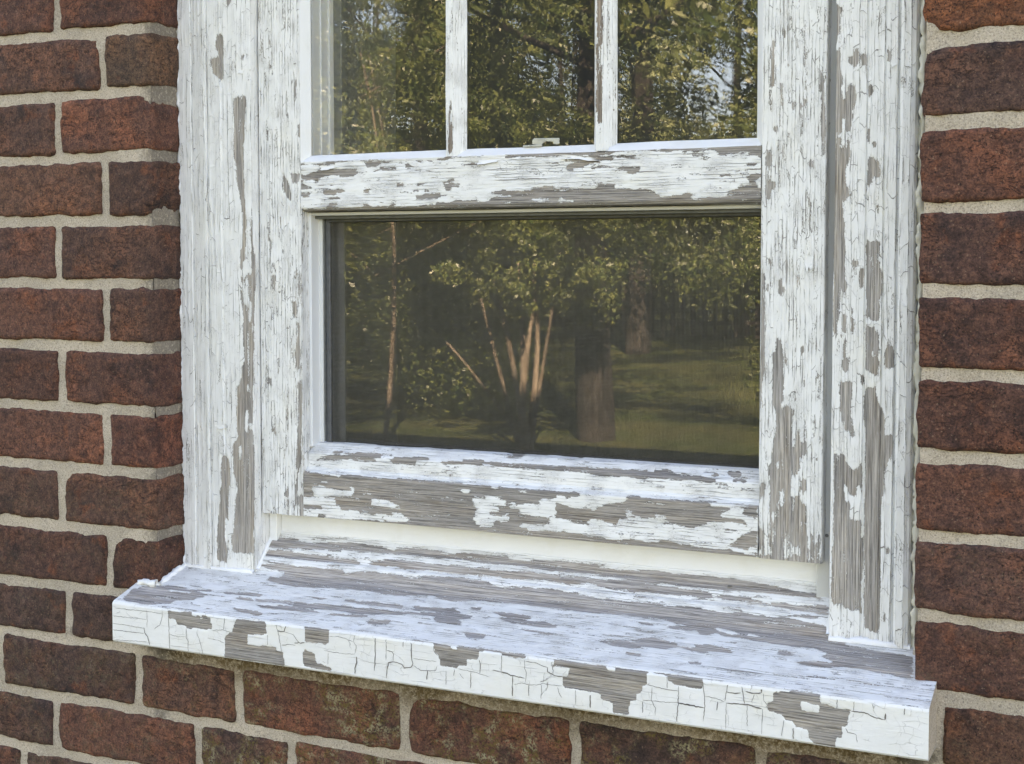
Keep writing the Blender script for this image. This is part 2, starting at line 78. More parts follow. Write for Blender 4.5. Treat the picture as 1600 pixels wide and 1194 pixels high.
 'sill_top': 'B -692 -11 -476 4 -267 3 -141 -26 50 -43 96 -114 18 -143 30 -180 -210 -241 -218 -295 -464 -371 -774 -354 -843 -314 -856 -153 -764 -52|P -428 -55 -117 -57 -114 -83 -262 -91 -439 -85|B -249 -20 79 31 93 1 -215 -41|B 245 23 472 54 699 59 712 17 477 2 300 -7|B 677 -25 928 -14 1310 11 1339 -34 1038 -56 732 -79|B 445 -44 693 -48 695 -73 484 -76|B 794 -144 1125 -90 1362 -68 1413 -146 1065 -166 882 -178|B 541 -221 746 -256 945 -266 954 -302 641 -290|B 236 -295 329 -277 344 -307 260 -316|B -196 567 102 623 131 571 -152 532|B -49 1180 298 1226 519 1234 357 1190 616 1191 846 1232 1089 1275 1324 1272 1497 1259 1823 1259 2135 1272 2321 1220 2362 1142 2048 1141 1737 1127 1420 1113 940 1084 497 1034 40 966 -2 1050|P 1498 1229 1628 1259 1654 1214 1529 1206|B 45 922 247 944 917 962 1010 921 1204 928 1338 924 1406 880 1389 840 949 809 557 818 127 818|B 1477 936 1811 998 2119 1013 2435 1002 2501 878 2047 860 1581 870|B 233 633 368 672 732 683 918 704 1068 676 1119 699 1317 695 1371 635 1442 649 1477 697 1645 737 2011 730 2270 739 2540 804 2740 424 2318 379 2195 329 2079 345 1838 363 1410 345 1126 289 967 285 746 296 557 342 557 425 663 417 707 523 492 567 283 599|B 480 42 685 56 692 23 509 3|B 677 -25 1170 -17 1463 16 1834 40 2205 53 2331 41 2633 79 2895 132 2929 66 2514 30 2117 -52 1876 -76 1821 -62 1369 -79 1038 -56 732 -79|B 1184 129 1536 146 1404 107|B 1667 160 1833 167 2360 172 2379 113 2024 104 1792 108 1675 123|B 851 -133 1061 -90 1038 -171 896 -175|B 1188 -90 1466 -85 1564 -140 1261 -151|B 1606 -156 1775 -109 2137 -84 2010 -123|B 2129 -147 2242 -136 2386 -130 2397 -176 2181 -209|B 671 -220 945 -266 934 -319 719 -287|B 2467 193 2848 220 2895 132 2511 115|B 2142 1259 2214 1243 2385 1246 2443 1285 2988 1300 3080 1233 3343 1310 3638 1309 3810 1314 4119 1291 4226 1271 4491 1308 4558 1125 4283 1124 4003 1123 3579 1109 3276 1133 2828 1131 2213 1129|B 2281 1001 2575 1029 3027 1031 3606 1047 3891 1049 4172 1051 4580 1065 4640 901 4379 874 4076 942 3951 905 3665 914 3098 884 2659 867 2356 864|B 2402 778 2718 811 2999 786 3089 751 3259 732 3539 748 3701 767 4015 753 4166 720 4454 679 4724 672 4796 473 4545 445 4352 429 4152 424 4003 454 3804 438 3593 445 3402 431 3177 423 2803 361 2619 375|P 3064 772 3289 790 3264 720 3101 727|B 2711 205 2913 234 3024 158 3176 141 3178 81 3029 39 3114 -15 3187 -47 2998 -63 2846 -47|B 3052 286 3181 300 3190 253 3094 246|B 3258 146 3353 153 3356 118 3274 113|B 3335 246 3532 274 3679 256 3767 215 3724 159 3916 186 4060 135 4062 100 3897 78 3619 90 3457 139 3523 176 3395 210|B 3703 14 3925 15 4104 -27 3802 -11|B 3240 -164 3449 -155 3467 -219 3278 -225|B 4574 5 4774 15 4965 11 4987 -49 4747 -79 4594 -46|B 4886 -146 5016 -129 5034 -178 4912 -183|B 4352 1308 4625 1320 5008 1314 5237 1307 5511 1271 5836 1259 6035 1224 6171 1178 6353 1189 6398 1103 6129 1097 5879 1096 5562 1094 5307 1081 4975 1091 4434 1089|B 4457 1029 4858 1043 5325 1023 5369 946 5297 908 4906 903 4497 923|B 5371 959 5453 987 5659 980 5848 981 5875 927 6010 978 6081 992 6154 948 6435 993 6503 960 6516 848 6185 873 5810 891 5489 910|B 4587 681 4658 707 4793 698 5085 685 5102 712 5199 732 5361 706 5660 673 5656 730 5833 720 5865 692 5906 724 6050 685 6079 713 6228 699 6431 651 6597 642 6718 623 6770 377 6684 254 6631 284 6337 263 6099 276 5857 289 5674 294 5598 344 5519 283 5446 278 5430 330 5170 321 5097 351 5332 400 5067 436 4872 442 4675 448|P 5572 427 5678 405 5811 366 5722 337 5574 383|P 5876 391 5982 359 5915 340|P 6148 449 6229 459 6225 428 6168 420|B 4824 363 4967 358 4974 337 4851 323|B 4872 57 5033 136 5099 128 5297 93 5326 45 5225 -19 4980 -29 4879 -94 4841 7 4961 22|B 5438 113 5541 135 5729 111 5848 73 5809 43 5624 24 5625 -18 5466 -10 5326 45 5492 60|B 5480 -164 5617 -145 5621 -195 5504 -200|B 6201 160 6300 181 6410 153 6317 112 6233 125|B 6264 797 6384 799 6428 762 6337 744|B 6439 36 6614 64 6731 39 6738 11 6457 9|B 6081 288 6284 358 6508 273 6661 228 6591 161 6702 109 6784 51 6992 47 7134 17 7417 8 7370 331 7254 331 6998 366 6853 387 6709 395 6652 463 6686 537 6597 642 6428 675 6218 618 5940 532 6124 405|P 6989 96 7061 112 7054 81|B 6446 53 6638 82 6824 60 6790 27 6582 19|B 6734 -35 6850 -59 6856 -87 6744 -82',
}

CRACKS = '-447 -6190 -440 -6279 -445 -6376|-234 -6174 -244 -6264 -270 -6329 -348 -6385|-485 -6380 -477 -6435 -435 -6485 -411 -6565|-149 -6137 -154 -6261 -150 -6425 -144 -6602|-919 -6303 -700 -6300 -449 -6293|-921 -6387 -702 -6384 -477 -6393|-913 -6456 -703 -6453 -486 -6447|-145 -6417 -36 -6432 65 -6420|75 -6331 73 -6426 98 -6464 96 -6600|207 -6356 239 -6420 263 -6485 287 -6577|347 -6401 477 -6406 566 -6429|562 -6128 569 -6208 552 -6290|413 -6313 544 -6291 641 -6307|1102 -6281 1101 -6386|1197 -6138 1228 -6227 1250 -6316 1272 -6432|1337 -6110 1321 -6177 1305 -6225 1220 -6228|1305 -6225 1413 -6245 1459 -6292 1504 -6326 1550 -6307|1273 -6366 1366 -6348 1443 -6346|-874 -6215 -699 -6213 -448 -6204 -234 -6208|-907 -6567 -705 -6551 -445 -6534|2196 -6053 2151 -6109 2136 -6187 2124 -6234 2158 -6268 2135 -6354|2157 -6377 2156 -6441 2141 -6494 2141 -6551|1839 -6209 1943 -6203 2033 -6212 2121 -6234|1777 -6358 1883 -6365 2002 -6363 2135 -6356|2378 -6083 2370 -6186 2372 -6338 2361 -6492|2573 -6005 2508 -6081 2493 -6171 2497 -6272 2492 -6374|2500 -6272 2564 -6277 2578 -6313 2571 -6377|2498 -6550 2501 -6474 2520 -6396 2578 -6376 2671 -6390 2699 -6424 2770 -6409 2792 -6375 2778 -6301 2778 -6188 2750 -6129 2765 -6065 2814 -6021|2385 -6140 2493 -6121|2500 -6139 2601 -6134 2629 -6105 2686 -6124 2686 -6224|3038 -6058 3024 -6110 3024 -6221 3065 -6260|2799 -6317 2897 -6318 3051 -6317|2799 -6386 2876 -6420 2967 -6415 3044 -6405 3058 -6360|2953 -6417 2946 -6505|3155 -6391 3155 -6528|3245 -6368 3238 -6430|3286 -6356 3422 -6364 3517 -6376 3618 -6394|3422 -6370 3415 -6531|3510 -6242 3524 -6296 3514 -6371|3299 -6398 3347 -6447|1428 -6328 1550 -6307|1830 -6378 1825 -6495|3745 -6171 3742 -6317|3651 -6323 3742 -6329 3838 -6348 3982 -6359|3982 -6185 3982 -6263 4002 -6309 3989 -6395|3995 -6195 4113 -6205 4216 -6228|4216 -6228 4210 -6270 4293 -6296 4370 -6298|4184 -6280 4171 -6371|3857 -6351 3857 -6424 3857 -6545|3871 -6434 3956 -6405 4022 -6415 4113 -6403 4165 -6384 4268 -6388 4370 -6381|4022 -6415 4022 -6523|4152 -6398 4149 -6530|4313 -6401 4326 -6447 4358 -6490|4494 -6401 4494 -6537|4639 -6429 4639 -6547|4287 -6076 4267 -6120 4248 -6212|5183 -6263 5286 -6273 5370 -6279 5476 -6282|5369 -6164 5372 -6273|5476 -6236 5477 -6385 5461 -6560|5232 -6280 5226 -6396 5263 -6461 5263 -6530|5142 -6408 5226 -6402 5358 -6396 5477 -6385 5595 -6392|5142 -6419 5142 -6524|5934 -6066 5927 -6152 5900 -6311|5696 -6139 5711 -6265 5719 -6392 5706 -6522|5477 -6390 5595 -6395 5712 -6400|5719 -6300 5799 -6296 5893 -6319|5835 -6327 5828 -6406|5914 -6323 5909 -6564|5914 -6330 6014 -6323 6100 -6319 6227 -6336|6049 -6164 6063 -6232 6078 -6315|6026 -6062 6020 -6126|6231 -6070 6225 -6197|5913 -6231 5985 -6236 6042 -6221|6084 -6202 6155 -6213 6225 -6197|6162 -6219 6135 -6293|6240 -6202 6247 -6264 6283 -6301|6100 -6319 6101 -6508|6234 -6335 6229 -6560|6423 -6407 6403 -6549|6504 -6465 6505 -6562|6876 -6090 6871 -6247|7015 -6078 7011 -6249|6883 -6164 7003 -6168|6991 -6251 7097 -6250 7176 -6273 7268 -6287|7274 -6232 7268 -6287|7428 -6157 7423 -6225|6910 -6119 6950 -6162|6946 -6401 6967 -6439 7033 -6443 7045 -6509|7115 -6092 7162 -6153 7175 -6205|5666 -6050 5739 -6091 5826 -6094'

# ---------------------------------------------------------------- numeric noise
def vnoise(p, seed=0):
    p = np.asarray(p, float)
    i = np.floor(p).astype(np.int64)
    f = p - i
    f = f * f * (3 - 2 * f)
    def h(a, b, c):
        n = (a * 374761393 + b * 668265263 + c * 2147483647 + seed * 974711) & 0xffffffff
        n = ((n ^ (n >> 13)) * 1274126177) & 0xffffffff
        n = n ^ (n >> 16)
        return (n & 0xffff) / 65535.0
    r = 0
    for dx in (0, 1):
        for dy in (0, 1):
            for dz in (0, 1):
                wgt = (f[..., 0] if dx else 1 - f[..., 0]) * (f[..., 1] if dy else 1 - f[..., 1]) * (f[..., 2] if dz else 1 - f[..., 2])
                r = r + wgt * h(i[..., 0] + dx, i[..., 1] + dy, i[..., 2] + dz)
    return r - .5

def fbm(p, seed=0, octv=3):
    r, a = 0, 1
    for k in range(octv):
        r = r + a * vnoise(np.asarray(p) * (2 ** k), seed + k * 17)
        a *= .5
    return r

# ---------------------------------------------------------------- object helpers
def link(name, me, mat=None, parent=None, loc=None):
    o = bpy.data.objects.new(name, me)
    COL.objects.link(o)
    if mat is not None and me is not None and not me.materials:
        me.materials.append(mat)
    if parent is not None:
        o.parent = parent
    if loc is not None:
        o.location = loc
    return o

def empty(name, loc=(0, 0, 0)):
    o = bpy.data.objects.new(name, None)
    o.location = loc
    o.empty_display_size = .1
    COL.objects.link(o)
    return o

def tag(o, label=None, cat=None, group=None, kind=None):
    if label: o['label'] = label
    if cat: o['category'] = cat
    if group: o['group'] = group
    if kind: o['kind'] = kind
    return o

def mesh(name, V, Fc, smooth=False, uv=None, attrs=None):
    me = bpy.data.meshes.new(name)
    V = np.asarray(V, float)
    me.from_pydata(V.tolist(), [], Fc if isinstance(Fc, list) else Fc.tolist())
    if uv is not None:
        l = me.uv_layers.new(name='UVMap')
        vi = np.empty(len(me.loops), int)
        me.loops.foreach_get('vertex_index', vi)
        l.data.foreach_set('uv', np.asarray(uv, float)[vi].ravel())
    for k, a in (attrs or {}).items():
        at = me.attributes.new(k, 'FLOAT', 'POINT')
        at.data.foreach_set('value', np.asarray(a, float))
    if smooth:
        me.polygons.foreach_set('use_smooth', np.ones(len(me.polygons), bool))
    me.update()
    return me

def gridfaces(nu, nv, flip=False):
    i = np.arange(nu - 1)[:, None] * nv + np.arange(nv - 1)[None, :]
    f = np.stack([i, i + nv, i + nv + 1, i + 1], -1).reshape(-1, 4)
    return f[:, ::-1] if flip else f

def boxes_mesh(name, bxs, bev=0.0):
    V, Fc = [], []
    for (x0, x1, y0, y1, z0, z1) in bxs:
        b = len(V)
        V += [(x, y, z) for x in (x0, x1) for y in (y0, y1) for z in (z0, z1)]
        Fc += [[b + k for k in q] for q in ((0, 1, 3, 2), (4, 6, 7, 5), (0, 4, 5, 1), (2, 3, 7, 6), (0, 2, 6, 4), (1, 5, 7, 3))]
    return mesh(name, V, Fc)

def box(name, b, mat, parent=None, bev=.0008, seg=2):
    me = boxes_mesh(name, [b])
    o = link(name, me, mat, parent)
    if bev:
        md = o.modifiers.new('bevel', 'BEVEL')
        md.width = bev
        md.segments = seg
        md.limit_method = 'ANGLE'
    return o

def inpoly(x, y, P):
    n = len(P)
    r = np.zeros(x.shape, bool)
    j = n - 1
    for i in range(n):
        xi, yi = P[i]
        xj, yj = P[j]
        if yi != yj:
            c = ((yi > y) != (yj > y)) & (x < (xj - xi) * (y - yi) / (yj - yi) + xi)
            r ^= c
        j = i
    return r

def wear_field(key, x, y):
    """0 painted .. 1 bare wood, in the board's own plane"""
    r = np.zeros(x.shape)
    for it in WEAR[key].split('|'):
        t = it.split()
        v = np.array(t[1:], float) * 1e-4
        P = list(zip(v[0::2], v[1::2]))
        xs, ys = v[0::2], v[1::2]
        bb = (x > xs.min()) & (x < xs.max()) & (y > ys.min()) & (y < ys.max())
        if not bb.any():
            continue
        idx = np.where(bb)
        ins = inpoly(x[idx], y[idx], P)
        sub = r[idx]
        sub[ins] = {'B': 1., 'P': 0., 'h': .52}[t[0]]
        r[idx] = sub
    return r

def blur(a, n=1):
    for _ in range(n):
        p = np.pad(a, 1, mode='edge')
        a = (p[:-2, 1:-1] + p[2:, 1:-1] + p[1:-1, :-2] + p[1:-1, 2:] + 2 * p[1:-1, 1:-1]) / 6
    return a

def resample(pts, step):
    out = []
    for a, b in zip(pts[:-1], pts[1:]):
        n = max(1, int(math.ceil(math.dist(a, b) / step)))
        out += [(a[0] + (b[0] - a[0]) * k / n, a[1] + (b[1] - a[1]) * k / n) for k in range(n)]
    return out + [pts[-1]]

def sweep(name, pts, axis, a0, a1, mat, parent, step=.0015, pstep=.0015, wearfn=None, lump=.00025, seed=0, bias=0., cap=True, flip=False, nblur=2, relief=.0006):
    """sweep an open profile along X or Z. axis 'X': pts=(y,z); axis 'Z': pts=(x,y)"""
    pr = np.array(resample(pts, pstep))
    n = max(2, int(round((a1 - a0) / step)) + 1)
    a = np.linspace(a0, a1, n)
    A, P0 = np.meshgrid(a, pr[:, 0], indexing='ij')
    _, P1 = np.meshgrid(a, pr[:, 1], indexing='ij')
    V = np.stack([A, P0, P1], -1) if axis == 'X' else np.stack([P0, P1, A], -1)
    tx = np.gradient(pr[:, 0]); ty = np.gradient(pr[:, 1])
    ln = np.hypot(tx, ty) + 1e-12
    n2 = np.stack([ty / ln, -tx / ln], -1)
    if flip:
        n2 = -n2
    Nn = np.zeros_like(V)
    if axis == 'X':
        Nn[..., 1] = n2[None, :, 0]; Nn[..., 2] = n2[None, :, 1]
    else:
        Nn[..., 0] = n2[None, :, 0]; Nn[..., 1] = n2[None, :, 1]
    bare = np.zeros(A.shape)
    if wearfn:
        bare = blur(wearfn(V), nblur)
    sc = np.array([14, 120, 120]) if axis == 'X' else np.array([120, 120, 14])
    d = lump * fbm(V * sc, seed, 3) * 2 + lump * 1.6 * vnoise(V * sc * .18, seed + 5)
    d = d - relief * bare
    V = V + Nn * d[..., None]
    s = np.concatenate([[0], np.cumsum(np.hypot(*np.diff(pr, axis=0).T))])
    U, W = np.meshgrid(a, s, indexing='ij')
    uv = np.stack([U + seed * .37, W + seed * .113], -1)
    Fc = gridfaces(n, len(pr), flip=(axis == 'Z') != flip).tolist()
    if cap:
        k = len(pr)
        e0 = list(range(k)); e1 = [(n - 1) * k + i for i in range(k)]
        Fc += [e0[::-1] if (axis == 'X') != flip else e0, e1 if (axis == 'X') != flip else e1[::-1]]
    me = mesh(name, V.reshape(-1, 3), Fc, False, uv.reshape(-1, 2), {'bare': bare.ravel() + bias})
    return link(name, me, mat, parent)

def to_plane_y(V, Y):
    t = (Y - CAM[1]) / (V[..., 1] - CAM[1])
    return CAM[0] + (V[..., 0] - CAM[0]) * t, CAM[2] + (V[..., 2] - CAM[2]) * t

# ---------------------------------------------------------------- node helpers
class NB:
    def __init__(s, name):
        s.m = bpy.data.materials.new(name)
        s.m.use_nodes = True
        s.t = s.m.node_tree
        s.t.nodes.clear()
        s.out = s.t.nodes.new('ShaderNodeOutputMaterial')
    def n(s, ty, **kw):
        x = s.t.nodes.new(ty)
        for k, v in kw.items():
            setattr(x, k, v)
        return x
    def put(s, inp, v):
        if hasattr(v, 'node') or isinstance(v, bpy.types.NodeSocket):
            s.t.links.new(v, inp)
        else:
            if inp.type == 'RGBA' and len(v) == 3:
                v = (*v, 1)
            inp.default_value = v
    def math(s, op, a, b=0., c=None, clamp=False):
        x = s.n('ShaderNodeMath', operation=op, use_clamp=clamp)
        s.put(x.inputs[0], a); s.put(x.inputs[1], b)
        if c is not None: s.put(x.inputs[2], c)
        return x.outputs[0]
    def vmath(s, op, a, b):
        x = s.n('ShaderNodeVectorMath', operation=op)
        s.put(x.inputs[0], a); s.put(x.inputs[1], b)
        return x.outputs[0]
    def noise(s, vec, scale=1., detail=2., rough=.5, dist=0.):
        x = s.n('ShaderNodeTexNoise')
        s.put(x.inputs['Vector'], vec)
        x.inputs['Scale'].default_value = scale
        x.inputs['Detail'].default_value = detail
        x.inputs['Roughness'].default_value = rough
        x.inputs['Distortion'].default_value = dist
        return x.outputs[0]
    def noisec(s, vec, scale=1., detail=2.):
        x = s.n('ShaderNodeTexNoise')
        s.put(x.inputs['Vector'], vec)
        x.inputs['Scale'].default_value = scale
        x.inputs['Detail'].default_value = detail
        return x.outputs[1]
    def vor(s, vec, feature='F1', dist='CHEBYCHEV', rnd=1.):
        x = s.n('ShaderNodeTexVoronoi', feature=feature)
        if feature != 'DISTANCE_TO_EDGE':
            x.distance = dist
        s.put(x.inputs['Vector'], vec)
        x.inputs['Scale'].default_value = 1
        x.inputs['Randomness'].default_value = rnd
        return x
    def step(s, v, a, b, lo=0., hi=1.):
        x = s.n('ShaderNodeMapRange', interpolation_type='SMOOTHSTEP')
        s.put(x.inputs[0], v)
        for i, q in ((1, a), (2, b), (3, lo), (4, hi)):
            s.put(x.inputs[i], q)
        return x.outputs[0]
    def mix(s, f, a, b, mode='MIX'):
        x = s.n('ShaderNodeMix', data_type='RGBA', blend_type=mode)
        s.put(x.inputs[0], f); s.put(x.inputs[6], a); s.put(x.inputs[7], b)
        return x.outputs[2]
    def ramp(s, v, stops):
        x = s.n('ShaderNodeValToRGB')
        s.put(x.inputs[0], v)
        e = x.color_ramp.elements
        while len(e) < len(stops): e.new(.5)
        for q, (p, c) in zip(e, stops):
            q.position = p; q.color = (*c, 1)
        return x.outputs[0]
    def bump(s, h, strength=1., distance=1., normal=None):
        x = s.n('ShaderNodeBump')
        x.inputs['Strength'].default_value = strength
        x.inputs['Distance'].default_value = distance
        s.put(x.inputs['Height'], h)
        if normal is not None: s.put(x.inputs['Normal'], normal)
        return x.outputs[0]
    def principled(s, color, rough=.5, spec=.5, normal=None, **kw):
        x = s.n('ShaderNodeBsdfPrincipled')
        s.put(x.inputs['Base Color'], color)
        s.put(x.inputs['Roughness'], rough)
        s.put(x.inputs['Specular IOR Level'], spec)
        if normal is not None: s.put(x.inputs['Normal'], normal)
        for k, v in kw.items():
            s.put(x.inputs[k.replace('_', ' ')], v)
        return x.outputs[0]
    def finish(s, sh):
        s.t.links.new(sh, s.out.inputs[0])
        return s.m

WHITE = (.80, .80, .785)
def peel(name, cu=.018, cv=.006, amp=.7, fine=.45, bias=0., crack=1., split=1., cmask=.5, paint=WHITE, wood=(.33, .295, .26), rowj=1.1, cross=.5, along=.5, warp=.0015, dark=1., splitw=650., yellow=.35, curlk=1.):
    b = NB(name)
    uv = b.n('ShaderNodeUVMap', uv_map='UVMap').outputs[0]
    wn = b.noisec(b.vmath('MULTIPLY', uv, (90, 260, 1)), 1, 2)
    wn = b.vmath('SUBTRACT', wn, (.5, .5, .5))
    wn2 = b.noisec(b.vmath('MULTIPLY', uv, (900, 1400, 1)), 1, 2)
    wn2 = b.vmath('SUBTRACT', wn2, (.5, .5, .5))
    uvw = b.vmath('ADD', uv, b.vmath('MULTIPLY', wn, (warp * 2.4, warp, 0)))
    uvw = b.vmath('ADD', uvw, b.vmath('MULTIPLY', wn2, (.0011, .0007, 0)))
    # paint breaks into strips along the grain, and each strip into lengths across it
    def blocks(cu_, cv_, salt):
        sx = b.n('ShaderNodeSeparateXYZ'); b.put(sx.inputs[0], uvw)
        rv = b.noise(b.vmath('MULTIPLY', uv, (.35 / cu_, .4 / cv_, 1)), 1, 1)
        vp = b.math('ADD', b.math('DIVIDE', sx.outputs[1], cv_), b.math('MULTIPLY', rv, rowj))
        vp = b.math('ADD', vp, salt)
        row = b.math('FLOOR', vp); fv = b.math('FRACT', vp)
        w1 = b.n('ShaderNodeTexWhiteNoise', noise_dimensions='1D'); b.put(w1.inputs['W'], row)
        ru = b.noise(b.vmath('MULTIPLY', uv, (.4 / cu_, .5 / cv_, 1)), 1, 1)
        upx = b.math('MULTIPLY', b.math('DIVIDE', sx.outputs[0], cu_), b.math('ADD', b.math('MULTIPLY', w1.outputs[0], .9), .55))
        upx = b.math('ADD', upx, b.math('ADD', b.math('MULTIPLY', w1.outputs[0], 37.), b.math('MULTIPLY', ru, rowj)))
        colm = b.math('FLOOR', upx); fu = b.math('FRACT', upx)
        cxy = b.n('ShaderNodeCombineXYZ'); b.put(cxy.inputs[0], row); b.put(cxy.inputs[1], colm)
        w2 = b.n('ShaderNodeTexWhiteNoise', noise_dimensions='2D'); b.put(w2.inputs['Vector'], cxy.outputs[0])
        sc_ = b.n('ShaderNodeSeparateColor'); b.put(sc_.inputs[0], w2.outputs['Color'])
        ev = b.math('MULTIPLY', b.math('MINIMUM', fv, b.math('SUBTRACT', 1., fv)), cv_)
        eu = b.math('MULTIPLY', b.math('MINIMUM', fu, b.math('SUBTRACT', 1., fu)), cu_)
        return sc_, ev, eu
    rnd, ev, eu = blocks(cu, cv, 3.)
    rnd2, ev2, eu2 = blocks(cu * .45, cv * .38, 11.)
    edge = b.math('MINIMUM', ev, eu)
    at = b.n('ShaderNodeAttribute', attribute_name='bare').outputs['Fac']
    fn = b.noise(b.vmath('MULTIPLY', uv, (260, 1500, 1)), 1, 3, .6)
    t = b.math('ADD', at, bias)
    t = b.math('ADD', t, b.math('MULTIPLY', b.math('SUBTRACT', rnd.outputs[0], .5), amp))
    t = b.math('ADD', t, b.math('MULTIPLY', b.math('SUBTRACT', rnd2.outputs[0], .5), amp * .6))
    t = b.math('ADD', t, b.math('MULTIPLY', b.math('SUBTRACT', fn, .5), fine * 2.4))
    fi = b.noise(b.vmath('MULTIPLY', uv, (650, 1000, 1)), 1, 3, .65)
    t = b.math('ADD', t, b.math('MULTIPLY', b.math('SUBTRACT', fi, .5), fine * 1.6))
    bare = b.step(t, .48, .52)
    # cracks between flakes
    def mk(sc3, lo, hi, off):
        return b.step(b.noise(b.vmath('ADD', b.vmath('MULTIPLY', uv, sc3), (off, off, 0)), 1, 2), lo, hi)
    cmk = mk((22, 45, 1), cmask - .08, cmask + .1, 0.)
    ew = mk((70, 70, 1), .35, .62, 4.)
    wid = b.math('ADD', b.math('MULTIPLY', ew, .00045 * crack), .00012)
    lv = b.math('MULTIPLY', b.step(ev, wid, b.math('MULTIPLY', wid, .4)), mk((30, .35 / cv, 1), along - .1, along + .1, 7.))
    lu = b.math('MULTIPLY', b.step(eu, wid, b.math('MULTIPLY', wid, .4)), mk((.5 / cu, .4 / cv, 1), cross - .1, cross + .06, 9.))
    lf2 = b.math('MULTIPLY', b.step(b.math('MINIMUM', ev2, eu2), .00026, .00008), mk((40, 60, 1), .47, .62, 13.))
    ck = b.math('MAXIMUM', b.math('MULTIPLY', b.math('MAXIMUM', lv, lu), b.math('ADD', b.math('MULTIPLY', cmk, .75), .25)), b.math('MULTIPLY', lf2, .5))
    # fine splits along the grain
    wv = b.vmath('ADD', b.vmath('MULTIPLY', uv, (9, splitw, 1)), b.vmath('MULTIPLY', wn, (0, 1.2, 0)))
    sn = b.noise(wv, 1, 2, .55)
    sp = b.step(sn, .635, .69)
    spm = b.step(b.noise(b.vmath('MULTIPLY', uv, (18, 60, 1)), 1, 2), .40, .62)
    sp = b.math('MULTIPLY', b.math('MULTIPLY', sp, spm), split, clamp=True)
    line = b.math('MAXIMUM', ck, sp)
    # wood
    g1 = b.noise(b.vmath('MULTIPLY', uv, (14, 900, 1)), 1, 4, .65)
    g2 = b.noise(b.vmath('MULTIPLY', uv, (5, 90, 1)), 1, 3, .6)
    g3 = b.noise(b.vmath('MULTIPLY', uv, (25, 1800, 1)), 1, 2, .6)
    wd = b.ramp(g1, [(.36, tuple(c * .32 for c in wood)), (.46, tuple(c * .70 for c in wood)), (.55, tuple(c * .95 for c in wood)), (.68, tuple(min(1, c * 1.25) for c in wood))])
    wd = b.mix(b.step(g2, .35, .72), wd, b.mix(1., wd, (1.12, 1.04, .93), 'MULTIPLY'))
    wd = b.mix(b.math('MULTIPLY', b.step(g2, .58, .42), .30), wd, b.mix(1., wd, (.62, .58, .54), 'MULTIPLY'))
    chk = b.step(g3, .60, .66)
    wd = b.mix(b.math('MULTIPLY', chk, .55), wd, (.05, .045, .04))
    # residual paint dust in the grain
    dust = b.step(b.noise(b.vmath('MULTIPLY', uv, (120, 2200, 1)), 1, 2), .60, .70)
    wd = b.mix(b.math('MULTIPLY', dust, .35), wd, tuple(c * .8 for c in paint))
    # damp, dirty wood and the odd dark knot or water stain
    st = b.noise(b.vmath('MULTIPLY', uv, (9, 55, 1)), 1, 4, .7)
    wd = b.mix(b.math('MULTIPLY', b.step(st, .52, .68), .55), wd, b.mix(1., wd, (.60, .52, .44), 'MULTIPLY'))
    wd = b.mix(b.math('MULTIPLY', b.step(st, .44, .30), .6), wd, b.mix(1., wd, (1.18, 1.2, 1.24), 'MULTIPLY'))
    # contact shadow painted into the wood along the flake edges, with some grime
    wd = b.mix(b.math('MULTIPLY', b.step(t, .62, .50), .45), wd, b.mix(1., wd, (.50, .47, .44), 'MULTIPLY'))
    # paint
    pn = b.noise(b.vmath('MULTIPLY', uv, (35, 80, 1)), 1, 4, .6)
    pt = b.mix(b.step(pn, .35, .7), paint, tuple(c * k for c, k in zip(paint, (.93, .93, .92))))
    pn2 = b.noise(b.vmath('MULTIPLY', uv, (12, 20, 1)), 1, 3, .6)
    pt = b.mix(b.math('MULTIPLY', b.step(pn2, .5, .75), yellow), pt, tuple(c * k for c, k in zip(paint, (.97, .93, .82))))
    speck = b.step(b.noise(b.vmath('MULTIPLY', uv, (700, 1200, 1)), 1, 3, .7), .66, .78)
    pt = b.mix(b.math('MULTIPLY', speck, .35), pt, (.38, .36, .33))
    pt = b.mix(b.math('MULTIPLY', b.math('MULTIPLY', rnd.outputs[1], rnd.outputs[1]), .10), pt, (.6, .6, .58))
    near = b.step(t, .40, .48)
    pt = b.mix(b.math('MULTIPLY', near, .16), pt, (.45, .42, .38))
    pt = b.mix(b.math('MULTIPLY', line, .85 * dark), pt, (.17, .15, .13))
    colr = b.mix(bare, pt, wd)
    rough = b.math('ADD', b.math('MULTIPLY', bare, .3), .5)
    pl = b.math('SUBTRACT', 1., bare)
    # flakes curl up a little next to a crack or a bare patch
    curl = b.math('MULTIPLY', b.step(edge, .0022, 0.), b.math('MULTIPLY', rnd.outputs[2], cmk))
    h = b.math('MULTIPLY', pl, .0010)
    h = b.math('ADD', h, b.math('MULTIPLY', b.math('MULTIPLY', curl, pl), .0005 * crack * curlk))
    h = b.math('SUBTRACT', h, b.math('MULTIPLY', b.math('MULTIPLY', line, pl), .00045))
    h = b.math('ADD', h, b.math('MULTIPLY', b.math('MULTIPLY', g1, .0007), b.math('ADD', bare, .22)))
    h = b.math('SUBTRACT', h, b.math('MULTIPLY', b.math('MULTIPLY', chk, bare), .0003))
    h = b.math('ADD', h, b.math('MULTIPLY', b.noise(b.vmath('MULTIPLY', uv, (150, 400, 1)), 1, 3, .6), .00035))
    nrm = b.bump(h, .9, 1.)
    return b.finish(b.principled(colr, rough, .35, nrm))

